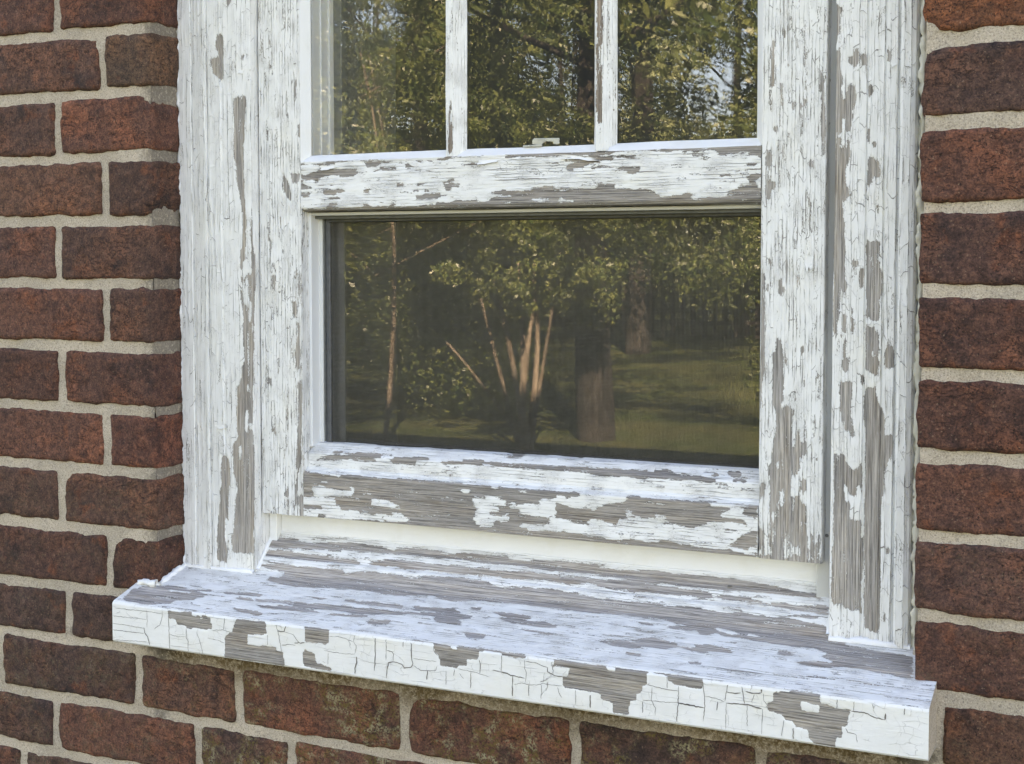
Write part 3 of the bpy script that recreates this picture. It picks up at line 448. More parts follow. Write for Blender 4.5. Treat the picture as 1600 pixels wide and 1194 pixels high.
def smooth_paint(name, color=WHITE, rough=.45, dirt=.3):
    b = NB(name)
    co = b.n('ShaderNodeNewGeometry').outputs['Position']
    n1 = b.noise(co, 30, 4, .6)
    n2 = b.noise(b.vmath('MULTIPLY', co, (40, 400, 40)), 1, 3)
    c = b.mix(b.math('MULTIPLY', b.step(n1, .45, .75), dirt), color, tuple(q * k for q, k in zip(color, (.90, .88, .82))))
    sp = b.step(b.noise(co, 900, 2, .7), .70, .78)
    c = b.mix(b.math('MULTIPLY', sp, dirt), c, (.2, .18, .15))
    h = b.math('ADD', b.math('MULTIPLY', n1, .0006), b.math('MULTIPLY', n2, .0003))
    h = b.math('ADD', h, b.math('MULTIPLY', b.noise(co, 500, 2), .00008))
    return b.finish(b.principled(c, rough, .4, b.bump(h, .6, 1.)))

def metal_grey(name, color, rough=.45, metal=.0):
    b = NB(name)
    co = b.n('ShaderNodeNewGeometry').outputs['Position']
    n1 = b.noise(co, 120, 4, .6)
    c = b.mix(b.step(n1, .4, .7), color, tuple(q * .72 for q in color))
    return b.finish(b.principled(c, rough, .5, b.bump(b.math('MULTIPLY', n1, .0003), .5), Metallic=metal))

# brick: colour of each brick rides on the object's own colour, alpha = lichen
def brick_material():
    b = NB('fired_clay')
    co = b.n('ShaderNodeTexCoord').outputs['Object']
    oi = b.n('ShaderNodeObjectInfo')
    off = b.n('ShaderNodeCombineXYZ')
    b.put(off.inputs[0], b.math('MULTIPLY', oi.outputs['Random'], 37.)); b.put(off.inputs[1], b.math('MULTIPLY', oi.outputs['Random'], 91.))
    p = b.vmath('ADD', co, off.outputs[0])
    n1 = b.noise(p, 16, 4, .6)
    n2 = b.noise(b.vmath('ADD', p, (5, 5, 5)), 26, 4, .65)
    n3 = b.noise(p, 140, 4, .7)
    base = oi.outputs['Color']
    c = b.mix(b.step(n1, .46, .66), base, b.mix(1., base, (1.55, 1.3, 1.1), 'MULTIPLY'))
    c = b.mix(b.math('MULTIPLY', b.step(n2, .50, .68), .75), c, b.mix(1., base, (.42, .52, .62), 'MULTIPLY'))
    c = b.mix(b.math('MULTIPLY', b.step(b.noise(b.vmath('ADD', p, (9, 2, 1)), 34, 3, .6), .58, .70), .55), c, (.19, .062, .03))
    c = b.mix(b.step(n3, .35, .72), b.mix(1., c, (.62, .62, .64), 'MULTIPLY'), b.mix(1., c, (1.28, 1.22, 1.15), 'MULTIPLY'))
    gr = b.noise(p, 520, 3, .75)
    c = b.mix(1., c, b.ramp(gr, [(.36, (.60, .60, .61)), (.5, (1., 1., 1.)), (.64, (1.50, 1.42, 1.34))]), 'MULTIPLY')
    vs = b.vor(b.vmath('ADD', b.vmath('MULTIPLY', p, (520, 520, 520)), b.vmath('MULTIPLY', b.noisec(p, 900, 2), (1.6, 1.6, 1.6))), 'F1', 'EUCLIDEAN')
    sr = b.n('ShaderNodeSeparateColor'); b.put(sr.inputs[0], vs.outputs['Color'])
    dens = b.step(b.noise(p, 22, 3, .6), .35, .7, .93, .72)
    spk = b.math('MULTIPLY', b.math('GREATER_THAN', sr.outputs[0], dens), b.step(vs.outputs['Distance'], b.math('MULTIPLY', sr.outputs[2], .55), b.math('MULTIPLY', sr.outputs[2], .25)))
    c = b.mix(b.math('MULTIPLY', spk, .42), c, (.34, .22, .15))
    pits = b.math('MULTIPLY', b.math('GREATER_THAN', sr.outputs[1], .86), b.step(vs.outputs['Distance'], .5, .3))
    c = b.mix(b.math('MULTIPLY', pits, .75), c, (.018, .012, .010))
    # lichen and algae
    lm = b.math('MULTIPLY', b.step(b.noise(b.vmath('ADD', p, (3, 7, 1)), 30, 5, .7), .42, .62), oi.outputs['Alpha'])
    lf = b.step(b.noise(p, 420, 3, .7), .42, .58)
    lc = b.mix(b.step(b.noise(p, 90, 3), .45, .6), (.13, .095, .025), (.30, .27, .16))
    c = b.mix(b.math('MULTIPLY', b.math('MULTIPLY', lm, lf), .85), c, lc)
    cr = b.noise(b.vmath('ADD', b.vmath('MULTIPLY', p, (1, 1, 2.2)), (1, 8, 3)), 34, 5, .62, 1.1)
    crease = b.step(b.math('ABSOLUTE', b.math('SUBTRACT', cr, .5)), .016, 0.)
    crease = b.math('MULTIPLY', crease, b.step(n1, .42, .6))
    c = b.mix(b.math('MULTIPLY', crease, .65), c, (.02, .013, .012))
    h = b.math('ADD', b.math('MULTIPLY', n3, .0016), b.math('MULTIPLY', gr, .0010))
    h = b.math('SUBTRACT', h, b.math('MULTIPLY', crease, .0010))
    h = b.math('SUBTRACT', h, b.math('MULTIPLY', pits, .0005))
    h = b.math('ADD', h, b.math('MULTIPLY', n2, .002))
    return b.finish(b.principled(c, .85, .3, b.bump(h, .85, 1.)))

def mortar_material():
    b = NB('sandy_mortar')
    co = b.n('ShaderNodeNewGeometry').outputs['Position']
    n1 = b.noise(co, 14, 4, .6)
    n2 = b.noise(co, 700, 3, .75)
    c = b.mix(b.step(n1, .35, .68), (.53, .445, .35), (.42, .355, .28))
    c = b.mix(b.step(n2, .55, .72), c, (.70, .60, .47))
    c = b.mix(b.math('MULTIPLY', b.step(n2, .47, .36), .7), c, (.15, .125, .105))
    c = b.mix(b.math('MULTIPLY', b.step(b.noise(co, 320, 2, .8), .58, .68), .5), c, (.25, .21, .17))
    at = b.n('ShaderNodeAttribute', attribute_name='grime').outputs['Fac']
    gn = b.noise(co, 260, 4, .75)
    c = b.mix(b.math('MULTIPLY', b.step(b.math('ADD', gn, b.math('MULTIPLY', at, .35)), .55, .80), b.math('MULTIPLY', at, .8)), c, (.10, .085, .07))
    h = b.math('ADD', b.math('MULTIPLY', n2, .0012), b.math('MULTIPLY', b.noise(co, 160, 4, .65), .0022))
    st = b.n('ShaderNodeAttribute', attribute_name='stain_shade').outputs['Fac']
    c = b.mix(b.math('MULTIPLY', st, b.step(gn, .2, .6)), c, b.mix(1., c, (.27, .215, .13), 'MULTIPLY'))  # algae stain and the sill's shade, both darkened into the mortar colour
    return b.finish(b.principled(c, .95, .2, b.bump(h, .8, 1.)))

def far_brick_material():
    b = NB('distant_brickwork')
    co = b.n('ShaderNodeNewGeometry').outputs['Position']
    sp = b.n('ShaderNodeSeparateXYZ'); b.put(sp.inputs[0], co)
    cb = b.n('ShaderNodeCombineXYZ')
    b.put(cb.inputs[0], b.math('ADD', sp.outputs[0], sp.outputs[1])); b.put(cb.inputs[1], b.math('ADD', sp.outputs[2], -.0004))
    x = b.n('ShaderNodeTexBrick')
    b.put(x.inputs['Vector'], cb.outputs[0])
    for k, v in (('Scale', 1.), ('Brick Width', .203), ('Row Height', .0688), ('Mortar Size', .0055), ('Mortar Smooth', .1)):
        x.inputs[k].default_value = v
    x.inputs['Color1'].default_value = (.13, .058, .042, 1)
    x.inputs['Color2'].default_value = (.088, .047, .039, 1)
    x.inputs['Mortar'].default_value = (.40, .35, .29, 1)
    n3 = b.noise(co, 120, 4, .7)
    c = b.mix(.4, x.outputs[0], b.mix(1., x.outputs[0], b.ramp(n3, [(.3, (.4, .4, .4)), (.7, (1.6, 1.5, 1.4))]), 'MULTIPLY'))
    return b.finish(b.principled(c, .9, .2, b.bump(b.math('MULTIPLY', x.outputs[1], -.003), 1.)))

def glass_material(name, f0, wave=.0, tint=(1, 1, 1), dirt=.028):
    b = NB(name)
    co = b.n('ShaderNodeNewGeometry').outputs['Position']
    lw = b.n('ShaderNodeLayerWeight'); lw.inputs[0].default_value = .5
    h = b.math('ADD', b.math('MULTIPLY', b.noise(b.vmath('MULTIPLY', co, (9, 1, 3.5)), 1, 2), wave), b.math('MULTIPLY', b.noise(b.vmath('MULTIPLY', co, (38, 1, 12)), 1, 1), wave * .12))
    nm = b.bump(h, 1., 1.)
    fr = b.math('ADD', f0, b.math('MULTIPLY', b.math('POWER', lw.outputs['Facing'], 5.), 1 - f0), clamp=True)
    tr = b.n('ShaderNodeBsdfTransparent'); b.put(tr.inputs[0], tint)
    gl = b.n('ShaderNodeBsdfGlossy'); gl.inputs['Roughness'].default_value = .012 if 'lower' in name else .006
    b.put(gl.inputs['Normal'], nm)
    ms = b.n('ShaderNodeMixShader')
    b.put(ms.inputs[0], fr); b.put(ms.inputs[1], tr.outputs[0]); b.put(ms.inputs[2], gl.outputs[0])
    df = b.n('ShaderNodeBsdfDiffuse'); b.put(df.inputs[0], (.55, .55, .5))
    ds = b.math('MULTIPLY', b.step(b.noise(co, 900, 3, .8), .5, .75), dirt)
    ds = b.math('ADD', ds, dirt * .5)  # even veil painted as haze over the reflections, beside the dirt specks
    m2 = b.n('ShaderNodeMixShader')
    b.put(m2.inputs[0], ds); b.put(m2.inputs[1], ms.outputs[0]); b.put(m2.inputs[2], df.outputs[0])
    return b.finish(m2.outputs[0])

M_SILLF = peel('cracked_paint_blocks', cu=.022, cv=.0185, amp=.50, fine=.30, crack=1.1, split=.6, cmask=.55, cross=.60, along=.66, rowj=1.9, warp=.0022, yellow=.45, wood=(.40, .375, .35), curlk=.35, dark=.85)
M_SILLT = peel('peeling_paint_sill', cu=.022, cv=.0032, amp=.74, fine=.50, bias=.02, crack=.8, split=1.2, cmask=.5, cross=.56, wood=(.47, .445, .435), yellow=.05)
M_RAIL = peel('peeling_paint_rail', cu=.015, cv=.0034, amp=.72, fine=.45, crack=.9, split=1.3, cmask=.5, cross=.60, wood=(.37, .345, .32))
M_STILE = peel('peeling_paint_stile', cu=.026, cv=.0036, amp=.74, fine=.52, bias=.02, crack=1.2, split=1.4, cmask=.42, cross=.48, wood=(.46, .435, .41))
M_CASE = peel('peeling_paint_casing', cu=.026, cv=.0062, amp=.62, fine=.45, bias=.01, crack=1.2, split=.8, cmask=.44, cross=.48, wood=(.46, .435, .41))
M_CASEL = peel('peeling_paint_casing_left', cu=.028, cv=.0062, amp=.60, fine=.46, crack=1.1, split=.9, cmask=.46, cross=.50, wood=(.46, .43, .40))  # left casing, wood slightly browner than on the right
M_PUTTY = smooth_paint('glazing_putty_paint', (.72, .725, .72), .5, .5)
M_SMOOTH = smooth_paint('smooth_white_paint', (.83, .835, .835), .45, .5)
M_JAMB = smooth_paint('old_white_paint', (.66, .67, .66), .45, .4)
M_STOP = smooth_paint('grey_paint_track_shade', (.58, .58, .56), .5, .5)
M_TRACK = smooth_paint('white_aluminium', (.74, .75, .75), .3, .15)
M_DARK = metal_grey('dark_aluminium', (.10, .105, .11), .4)
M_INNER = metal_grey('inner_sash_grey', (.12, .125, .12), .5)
M_SCREEN = metal_grey('screen_wire_grey', (.09, .086, .074), .45)
M_LATCH = metal_grey('aged_zinc', (.50, .49, .42), .5, .2)
M_NAIL = metal_grey('nail_steel', (.22, .21, .20), .5, .5)
M_CAULK = smooth_paint('caulk_cream', (.66, .63, .54), .7, .6)
M_BRICK = brick_material()
M_MORTAR = mortar_material()
M_FARB = far_brick_material()
M_GLASSU = glass_material('window_glass', .050, .00007)
M_GLASSL = glass_material('window_glass_lower', .20, .00005)
M_GLASSI = glass_material('inner_glass', .03, .00006)

# ---------------------------------------------------------------- brick wall
ZJ = [.0026, -.0650, -.1344, -.2038, -.2734, -.3431, -.4120, -.4800, -.5490, -.6170, -.6784, -.7466, -.8117, -.8800]
ZJ = [.0026 + .0688 * k for k in (3, 2, 1)] + ZJ + [-.9488]
K0 = 3     # ZJ[K0] = joint A
OX0, OX1 = -.0622, .7425
JT = .0055
wall = tag(empty('brick_wall', (.34, 0, -1.55)), 'weathered dark red brick wall around the white window', 'wall')
wall_loc = Vector(wall.location)

def brick_mesh(wd, ht, dp, seed, full_right=False, full_left=False, step=.0036):
    hx, hz = wd / 2, ht / 2
    r = .0030
    V, Fc = [], []
    def lin(a, b, st):
        n = max(1, int(math.ceil(abs(b - a) / st)))
        return np.linspace(a, b, n + 1)
    X = lin(-hx, hx, step); Z = lin(-hz, hz, step)
    pats = []
    gx, gz = np.meshgrid(X, Z, indexing='ij')
    pats.append((np.stack([gx, np.zeros_like(gx), gz], -1), False))
    for s in (-1, 1):
        fullside = (full_right and s == 1) or (full_left and s == -1)
        Y = lin(0, dp if fullside else .016, step)
        gy, gz = np.meshgrid(Y, Z, indexing='ij')
        pats.append((np.stack([np.full_like(gy, s * hx), gy, gz], -1), s == -1))
        Y = lin(0, dp if (full_right or full_left) else .016, step)
        gx, gy = np.meshgrid(X, Y, indexing='ij')
        pats.append((np.stack([gx, gy, np.full_like(gx, s * hz)], -1), s == -1))
    for P, fl in pats:
        base = len(V)
        nu, nv = P.shape[:2]
        V += P.reshape(-1, 3).tolist()
        Fc += (gridfaces(nu, nv, fl) + base).tolist()
    V = np.array(V)
    key = np.round(V * 1e5).astype(np.int64)
    _, idx, inv = np.unique(key, axis=0, return_index=True, return_inverse=True)
    inv = inv.ravel()
    V = V[idx]
    Fc = [[int(inv[i]) for i in f] for f in Fc]
    q = V.copy()
    inner = np.stack([np.clip(q[:, 0], -hx + r, hx - r), np.maximum(q[:, 1], r), np.clip(q[:, 2], -hz + r, hz - r)], -1)
    d = q - inner
    L = np.linalg.norm(d, axis=1, keepdims=True)
    nn = d / np.maximum(L, 1e-9)
    q = inner + nn * r
    s3 = np.array([1, 1, 1.])
    edge = np.exp(-np.minimum(hx - abs(V[:, 0]), hz - abs(V[:, 2])) / .007)
    disp = .0022 * fbm(q * 28 + seed * 3.1, seed, 3) + .0009 * vnoise(q * 150 + seed, seed + 3)
    disp += edge * (.0026 * fbm(q * 60 + seed * 1.7, seed + 9, 3) + .0016 * vnoise(q * 230, seed + 4))
    # the odd chipped corner
    if seed % 3 == 0:
        cx, cz = (hx if seed % 2 else -hx), (hz if seed % 5 < 3 else -hz)
        rr = np.hypot(q[:, 0] - cx, q[:, 2] - cz)
        disp -= .006 * np.clip(1 - rr / .016, 0, 1)
    disp = np.maximum(disp, -.0007 - .004 * edge)
    q = q + nn * disp[:, None]
    return mesh('brick', q, Fc, True)

PAL = [(.132, .060, .043), (.118, .056, .042), (.102, .052, .041), (.088, .050, .041), (.138, .069, .048), (.112, .059, .045), (.120, .052, .038)]
nb = [0]
def add_brick(x0, x1, row, full_right=False, full_left=False, col=None, alpha=0., dp=None):
    zt, zb = ZJ[row] - JT + random.uniform(-.0008, .0008), ZJ[row + 1] + JT + random.uniform(-.0008, .0008)
    nb[0] += 1
    me = brick_mesh(x1 - x0, zt - zb, dp or .085, nb[0], full_right, full_left)
    o = link('brick', me, M_BRICK, wall)
    o.location = Vector(((x0 + x1) / 2, random.uniform(-.0012, .0002), (zt + zb) / 2)) - wall_loc
    o.rotation_euler = (random.uniform(-.003, .003), random.uniform(-.004, .004), random.uniform(-.005, .005))
    c = col or random.choice(PAL)
    k = random.uniform(.86, 1.14)
    o.color = (c[0] * k, c[1] * k, c[2] * k, alpha)
    return o

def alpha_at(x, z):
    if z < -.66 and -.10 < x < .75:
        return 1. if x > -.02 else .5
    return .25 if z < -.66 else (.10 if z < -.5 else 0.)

HB = .192   # stretcher length
XL, XR = -.42, 1.02
LJ = {0: -.1946, 1: -.1301, 2: -.1956, 3: -.1291, 4: -.1972, 5: -.1303, 6: -.1956, 7: -.1323, 8: -.2001, 9: -.1298, 10: -.1906}
BROWN = (.098, .060, .042)
FIX = {1: BROWN, 3: (.088, .048, .037), 0: (.098, .046, .034), 9: (.085, .040, .030)}
for row in range(len(ZJ) - 1):
    k = row - K0 + 1       # photo row number: 1 = between joints A and B
    zc = (ZJ[row] + ZJ[row + 1]) / 2
    if k <= 10:
        j = LJ.get(k, -.1946 if k % 2 == 0 else -.1301)
        xe = OX0 if k < 10 else OX0 + .03
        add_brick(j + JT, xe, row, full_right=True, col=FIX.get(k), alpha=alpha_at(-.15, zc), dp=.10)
        x = j
        while x > XL - .17:
            add_brick(max(x - HB - JT, XL - .19), x - JT, row, alpha=alpha_at(x, zc))
            x -= HB + 2 * JT
        x = OX1 if k < 10 else .7677
        if k == 9: x = .7435
        L = HB if k % 2 == 0 else HB * .5
        col = (.185, .074, .040) if k == 1 else None
        if k >= 0: L = HB
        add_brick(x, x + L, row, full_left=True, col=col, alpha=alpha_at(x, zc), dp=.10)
        x += L + 2 * JT
        while x < XR + .17:
            add_brick(x, min(x + HB, XR + .19), row)
            x += HB + 2 * JT
    else:
        js = {11: [-.0924, .0440, .2461, .4318, .6106, .7590], 12: [-.2125, -.0118, .1103, .3130, .5160, .7190]}.get(k, [-.16 + .203 * i + (.1 if k % 2 else 0) for i in range(5)])
        x = js[0]
        while x > XL - .17:
            add_brick(max(x - HB - JT, XL - .19), x - JT, row, alpha=alpha_at(x - .05, zc))
            x -= HB + 2 * JT
        for a, c in zip(js[:-1], js[1:]):
            add_brick(a + JT, c - JT, row, alpha=alpha_at((a + c) / 2, zc))
        x = js[-1] + JT
        while x < XR + .17:
            add_brick(x, min(x + HB, XR + .19), row)
            x += HB + 2 * JT

# mortar: a rough sheet just behind the brick faces, with the window opening left free
def mortar_sheet():
    st = .0045
    Z0, Z1 = ZJ[-1], ZJ[0]
    V, Fc, G, SN = [], [], [], []
    def patch(P, flip, amp=.0016, nrm=(0, -1, 0)):
        base = len(V)
        nu, nv = P.shape[:2]
        d = .0016 * fbm(P * 45, 3, 3) + .0012 * vnoise(P * 190, 8) + .0006 * vnoise(P * 420, 5)
        d = np.minimum(d, .0011)
        g = np.zeros(P.shape[:2])
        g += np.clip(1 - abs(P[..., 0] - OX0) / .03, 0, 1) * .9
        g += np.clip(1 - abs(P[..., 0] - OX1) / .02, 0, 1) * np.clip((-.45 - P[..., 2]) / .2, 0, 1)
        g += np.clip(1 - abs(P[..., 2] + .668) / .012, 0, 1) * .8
        Q = P + np.array(nrm) * d[..., None]
        V.extend(Q.reshape(-1, 3).tolist())
        sn_ = np.clip((P[..., 0] + .095) / .05, 0, 1) * np.clip((.765 - P[..., 0]) / .03, 0, 1) * np.clip((P[..., 2] + .705 + .02 * vnoise(P * 30, 4)) / .03, 0, 1)  # band under the sill: algae stain and painted shade in one mask
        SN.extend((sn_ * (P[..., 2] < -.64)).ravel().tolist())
        G.extend(np.clip(g, 0, 1).ravel().tolist())
        Fc.extend((gridfaces(nu, nv, flip) + base).tolist())
    def rect(x0, x1, z0, z1, y=.0024):
        X = np.linspace(x0, x1, max(2, int((x1 - x0) / st) + 1)); Z = np.linspace(z0, z1, max(2, int((z1 - z0) / st) + 1))
        gx, gz = np.meshgrid(X, Z, indexing='ij')
        patch(np.stack([gx, np.full_like(gx, y), gz], -1), False)
    ZB = -.660
    rect(XL - .2, OX0 - .0028, ZB, Z1); rect(OX1 + .0028, XR + .2, ZB, Z1); rect(XL - .2, XR + .2, Z0, ZB)
    for x, fl, nx in ((OX0 - .0028, False, (1, 0, 0)), (OX1 + .0028, True, (-1, 0, 0))):
        Y = np.linspace(.0028, .09, 23); Z = np.linspace(ZB, Z1, int((Z1 - ZB) / st))
        gy, gz = np.meshgrid(Y, Z, indexing='ij')
        patch(np.stack([np.full_like(gy, x), gy, gz], -1), fl, nrm=nx)
    return mesh('mortar', np.array(V) - np.array(wall_loc), Fc, True, None, {'grime': G, 'stain_shade': SN})
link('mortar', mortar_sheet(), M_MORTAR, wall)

# the rest of the wall beyond the brickwork laid above, and its solid core
core = []
x0w, x1w, z0w, z1w = -5.0, 5.0, -1.55, 5.0
zt = ZJ[0]; zb = ZJ[-1]
core += [(x0w, XL - .19, .003, .24, z0w, z1w), (XR + .19, x1w, .003, .24, z0w, z1w), (XL - .19, XR + .19, .003, .24, z0w, zb), (XL - .19, XR + .19, .003, .24, zt + .10, z1w)]
fm = boxes_mesh('outer_brickwork', core)
fo = link('outer_brickwork', fm, M_FARB, wall); fo.location = -wall_loc
inn = [(XL - .19, OX0 - .012, .02, .24, zb, zt + .10), (OX1 + .012, XR + .19, .02, .24, zb, zt + .10), (OX0 - .012, OX1 + .012, .02, .24, zb, -.668), (XL - .19, XR + .19, .012, .24, zt, zt + .10)]
ci = link('wall_core', boxes_mesh('wall_core', inn), M_MORTAR, wall); ci.location = -wall_loc
# dark room behind the wall
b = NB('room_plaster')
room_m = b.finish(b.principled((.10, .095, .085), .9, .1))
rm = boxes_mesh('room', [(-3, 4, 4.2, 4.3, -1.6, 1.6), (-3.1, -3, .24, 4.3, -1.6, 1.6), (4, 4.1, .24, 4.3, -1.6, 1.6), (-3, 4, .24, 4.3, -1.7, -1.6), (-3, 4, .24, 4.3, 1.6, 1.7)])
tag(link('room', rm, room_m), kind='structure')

# ---------------------------------------------------------------- window
win = tag(empty('window', (.341, .05, -.60)), 'old white sash window with cracked and peeling paint, weathered grey wood and insect screen', 'window')
ZT = .235
def wp(o):
    o.parent = win
    o.location = Vector(o.location) - Vector(win.location)
    return o

WF = lambda key, Y: (lambda V: wear_field(key, *to_plane_y(V, Y)))
def wear_sill(V):
    # along the sill slope plane and on its front
    t = (-.6145 + .3 * (CAM[1] + .04) - CAM[2])
    d = V - CAM
    s = t / (d[..., 2] - .3 * d[..., 1])
    X = CAM[0] + s * d[..., 0]; Y = CAM[1] + s * d[..., 1]
    top = wear_field('sill_top', X, Y)
    fx, fz = to_plane_y(V, -.04)
    fr = wear_field('sill_front', fx, fz)
    return np.where(V[..., 1] < -.0385, fr, top)

# sill: front board face and sloped top are one board; the top is its own mesh part
sill_pts_top = [(-.0386, -.6150), (-.0372, -.6139), (.0455, -.5889), (.0500, -.5868), (.0535, -.5805), (.0590, -.5735), (.0635, -.5712), (.0672, -.5645), (.0730, -.5580), (.0775, -.5562), (.0825, -.5485), (.0880, -.5470)]
sill_pts_front = [(.012, -.6590), (-.0385, -.6588), (-.0400, -.6570), (-.0400, -.6172), (-.0394, -.6158), (-.0386, -.6150)]
s1 = wp(sweep('sill', sill_pts_top, 'X', -.0915, .7622, M_SILLT, None, .0016, .0011, wear_sill, .0003, 1, cap=False, flip=True))
s2 = sweep('sill_front', sill_pts_front, 'X', -.0915, .7622, M_SILLF, s1, .0014, .0013, wear_sill, .00008, 2, cap=False, flip=True, nblur=1)
s2['label'] = 'thick front edge of the sill with blocky cracked paint'
# the open cracks between the blocks of paint on the front edge
def crack_mesh():
    rg = np.random.default_rng(3)
    V, Fc = [], []
    for n_, it in enumerate(CRACKS.split('|')):
        v = np.array(it.split(), float) * 1e-4
        P = np.stack([v[0::2], v[1::2]], -1)
        Q = [P[0]]
        for a, c in zip(P[:-1], P[1:]):
            k = max(1, int(np.linalg.norm(c - a) / .0012))
            Q += [a + (c - a) * i / k for i in range(1, k + 1)]
        Q = np.array(Q)
        t = np.linspace(0, 1, len(Q))
        p3 = np.stack([Q[:, 0] * 500, Q[:, 1] * 500, np.full(len(Q), n_)], -1)
        Q = Q + np.stack([vnoise(p3, 5), vnoise(p3, 6)], -1) * .0009 * np.sin(math.pi * t)[:, None] ** .3
        T = np.gradient(Q, axis=0); T /= np.linalg.norm(T, axis=1, keepdims=True) + 1e-9
        N = np.stack([-T[:, 1], T[:, 0]], -1)
        w0 = rg.choice([.00016, .00022, .00034, .00048], p=[.45, .32, .15, .08])
        wv = w0 * (.65 + 1.1 * (vnoise(p3 * .6, 9) + .5)) * np.clip(np.minimum(t, 1 - t) * 8 + .35, 0, 1)
        base = len(V)
        for q, nn, ww in zip(Q, N, wv):
            for sg in (-1, 1):
                V.append((q[0] + nn[0] * ww * sg, -.04035, min(-.6168, max(-.6572, q[1] + nn[1] * ww * sg))))
        for i in range(len(Q) - 1):
            Fc.append([base + 2 * i, base + 2 * i + 1, base + 2 * i + 3, base + 2 * i + 2])
    return mesh('paint_crack', V, Fc)
_b = NB('crack_grime')
M_CRACK = _b.finish(_b.principled((.17, .155, .14), .9, .1))
_o = link('paint_crack', crack_mesh(), M_CRACK, s2); _o['kind'] = 'stuff'
# end grain caps
for x, em in ((-.0914, M_SMOOTH), (.7621, M_MORTAR)):
    pf = [(x, y, z) for y, z in sill_pts_front + sill_pts_top[1:4]] + [(x, .0455, -.659)]
    e = link('sill_end', mesh('sill_end', pf, [list(range(len(pf)))]), em, s1)

cL = [(-.0610, .088), (-.0610, .0465), (-.0598, .0440), (-.0450, .0437), (-.0438, .0460), (-.0428, .0462), (-.0418, .0442), (-.0262, .0430), (-.0243, .0432), (-.0238, .0466), (-.0222, .0466), (-.0215, .0446), (-.0060, .0446), (-.0052, .0466), (-.0036, .0468), (-.0030, .0460), (.0325, .0460), (.0333, .0466), (.0333, .090)]
wp(sweep('casing', cL, 'Z', -.606, ZT, M_CASEL, None, .0018, .0014, WF('casing_left', .046), .0003, 3, cap=True))
cR = [(.6607, .090), (.6607, .0464), (.6613, .0457), (.6880, .0457), (.6888, .0472), (.6897, .0472), (.6902, .0452), (.7035, .0450), (.7042, .0465), (.7050, .0465), (.7056, .0448), (.7148, .0445), (.7156, .0482), (.7168, .0482), (.7175, .0445), (.7200, .0425), (.7262, .0420), (.7305, .0432), (.7322, .046), (.7335, .05), (.7335, .088)]
wp(sweep('casing', cR, 'Z', -.606, ZT, M_CASE, None, .0018, .0014, WF('casing_right', .046), .0003, 4, cap=True))

# the sash with its stiles, rails, muntins and panes
sash = wp(empty('sash', (.341, .058, -.5245)))
sash_loc = Vector((.341, .058, -.5245))
sash.location = sash_loc - Vector(win.location)
def sp(o):
    o.parent = sash
    o.location = Vector(o.location) - sash_loc
    return o
stL = [(.0351, .086), (.0351, .0590), (.0359, .0580), (.0884, .0580), (.0892, .0588), (.0892, .086)]
sp(sweep('stile', stL, 'Z', -.5245, ZT, M_STILE, None, .0018, .0014, WF('stile_left', .058), .00028, 5))
stR = [(.5917, .086), (.5917, .0588), (.5925, .0580), (.6499, .0580), (.6507, .0590), (.6507, .086)]
sp(sweep('stile', stR, 'Z', -.5245, ZT, M_STILE, None, .0018, .0014, WF('stile_right', .058), .00028, 6))
rm_ = [(.086, -.1960), (.0640, -.1960), (.0592, -.1945), (.0573, -.1915), (.0573, -.1432), (.0580, -.1426), (.070, -.1426)]
sp(sweep('rail', rm_, 'X', .0897, .5912, M_RAIL, None, .0016, .0013, WF('rail_middle', .058), .00028, 7, flip=True))
def wear_rb(V):
    a = wear_field('rail_bottom', *to_plane_y(V, .058))
    l = wear_field('ledge', *to_plane_y(V, .068))
    return np.where(V[..., 2] < -.4755, a, l)
rb = [(.086, -.5240), (.0580, -.5240), (.0573, -.5232), (.0573, -.4775), (.0580, -.4765), (.0645, -.4735), (.0652, -.4722), (.0668, -.4712), (.0676, -.4570), (.0690, -.4552), (.0815, -.4468), (.0900, -.4455)]
sp(sweep('rail', rb, 'X', .0897, .5912, M_RAIL, None, .0016, .0012, wear_rb, .00028, 8, flip=True))

GY = .067
def wedge(name, pts, axis, a0, a1, mat=M_PUTTY, seed=0, fn=None):
    return sp(sweep(name, pts, axis, a0, a1, mat, None, .003, .0015, fn, .0004, seed, cap=True, flip=(axis == 'X'), bias=0))
wedge('putty', [(.0885, .0583), (.0895, .0586), (.0967, .0668), (.0967, .0675)], 'Z', -.1425, ZT, M_PUTTY, 11)
wedge('putty', [(.5846, .0675), (.5846, .0668), (.5912, .0586), (.5925, .0583)], 'Z', -.1425, ZT, M_PUTTY, 12)
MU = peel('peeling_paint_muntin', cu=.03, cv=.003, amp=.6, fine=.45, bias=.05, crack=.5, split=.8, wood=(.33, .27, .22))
for i, (a, c, d0, e) in enumerate(((.2615, .2645, .2738, .2842), (.4235, .4275, .4361, .4466))):
    def mw(V, i=i, c=c, d0=d0):
        fx, fz = to_plane_y(V, .058)
        if i:
            r = ((fx > c + .0012) & (fx < d0 - .0016) & (fz < .02) & (fz > -.115)) * .64
        else:
            r = ((fx > c + .003) & (fx < d0 - .002) & (fz < -.085) & (fz > -.14)) * .64
        return r
    sp(sweep('muntin', [(a, .0672), (a, .0662), (c, .0586), (c + .0006, .0575), ((c + d0) / 2, .0569), (d0 - .0006, .0575), (d0, .0586), (e, .0662), (e, .0672)], 'Z', -.1425, ZT, MU, None, .002, .0010, mw, .0004, 20 + i))
for x0, x1 in ((.0967, .2615), (.2842, .4235), (.4466, .5846)):
    wedge('putty', [(.0580, -.1432), (.0584, -.1424), (.0668, -.1352), (.0676, -.1350)], 'X', x0 - .006, x1 + .006, M_PUTTY, int(x0 * 100))
    sp(box('pane', (x0 - .002, x1 + .002, GY, GY + .003, -.138, ZT), M_GLASSU, None, 0))

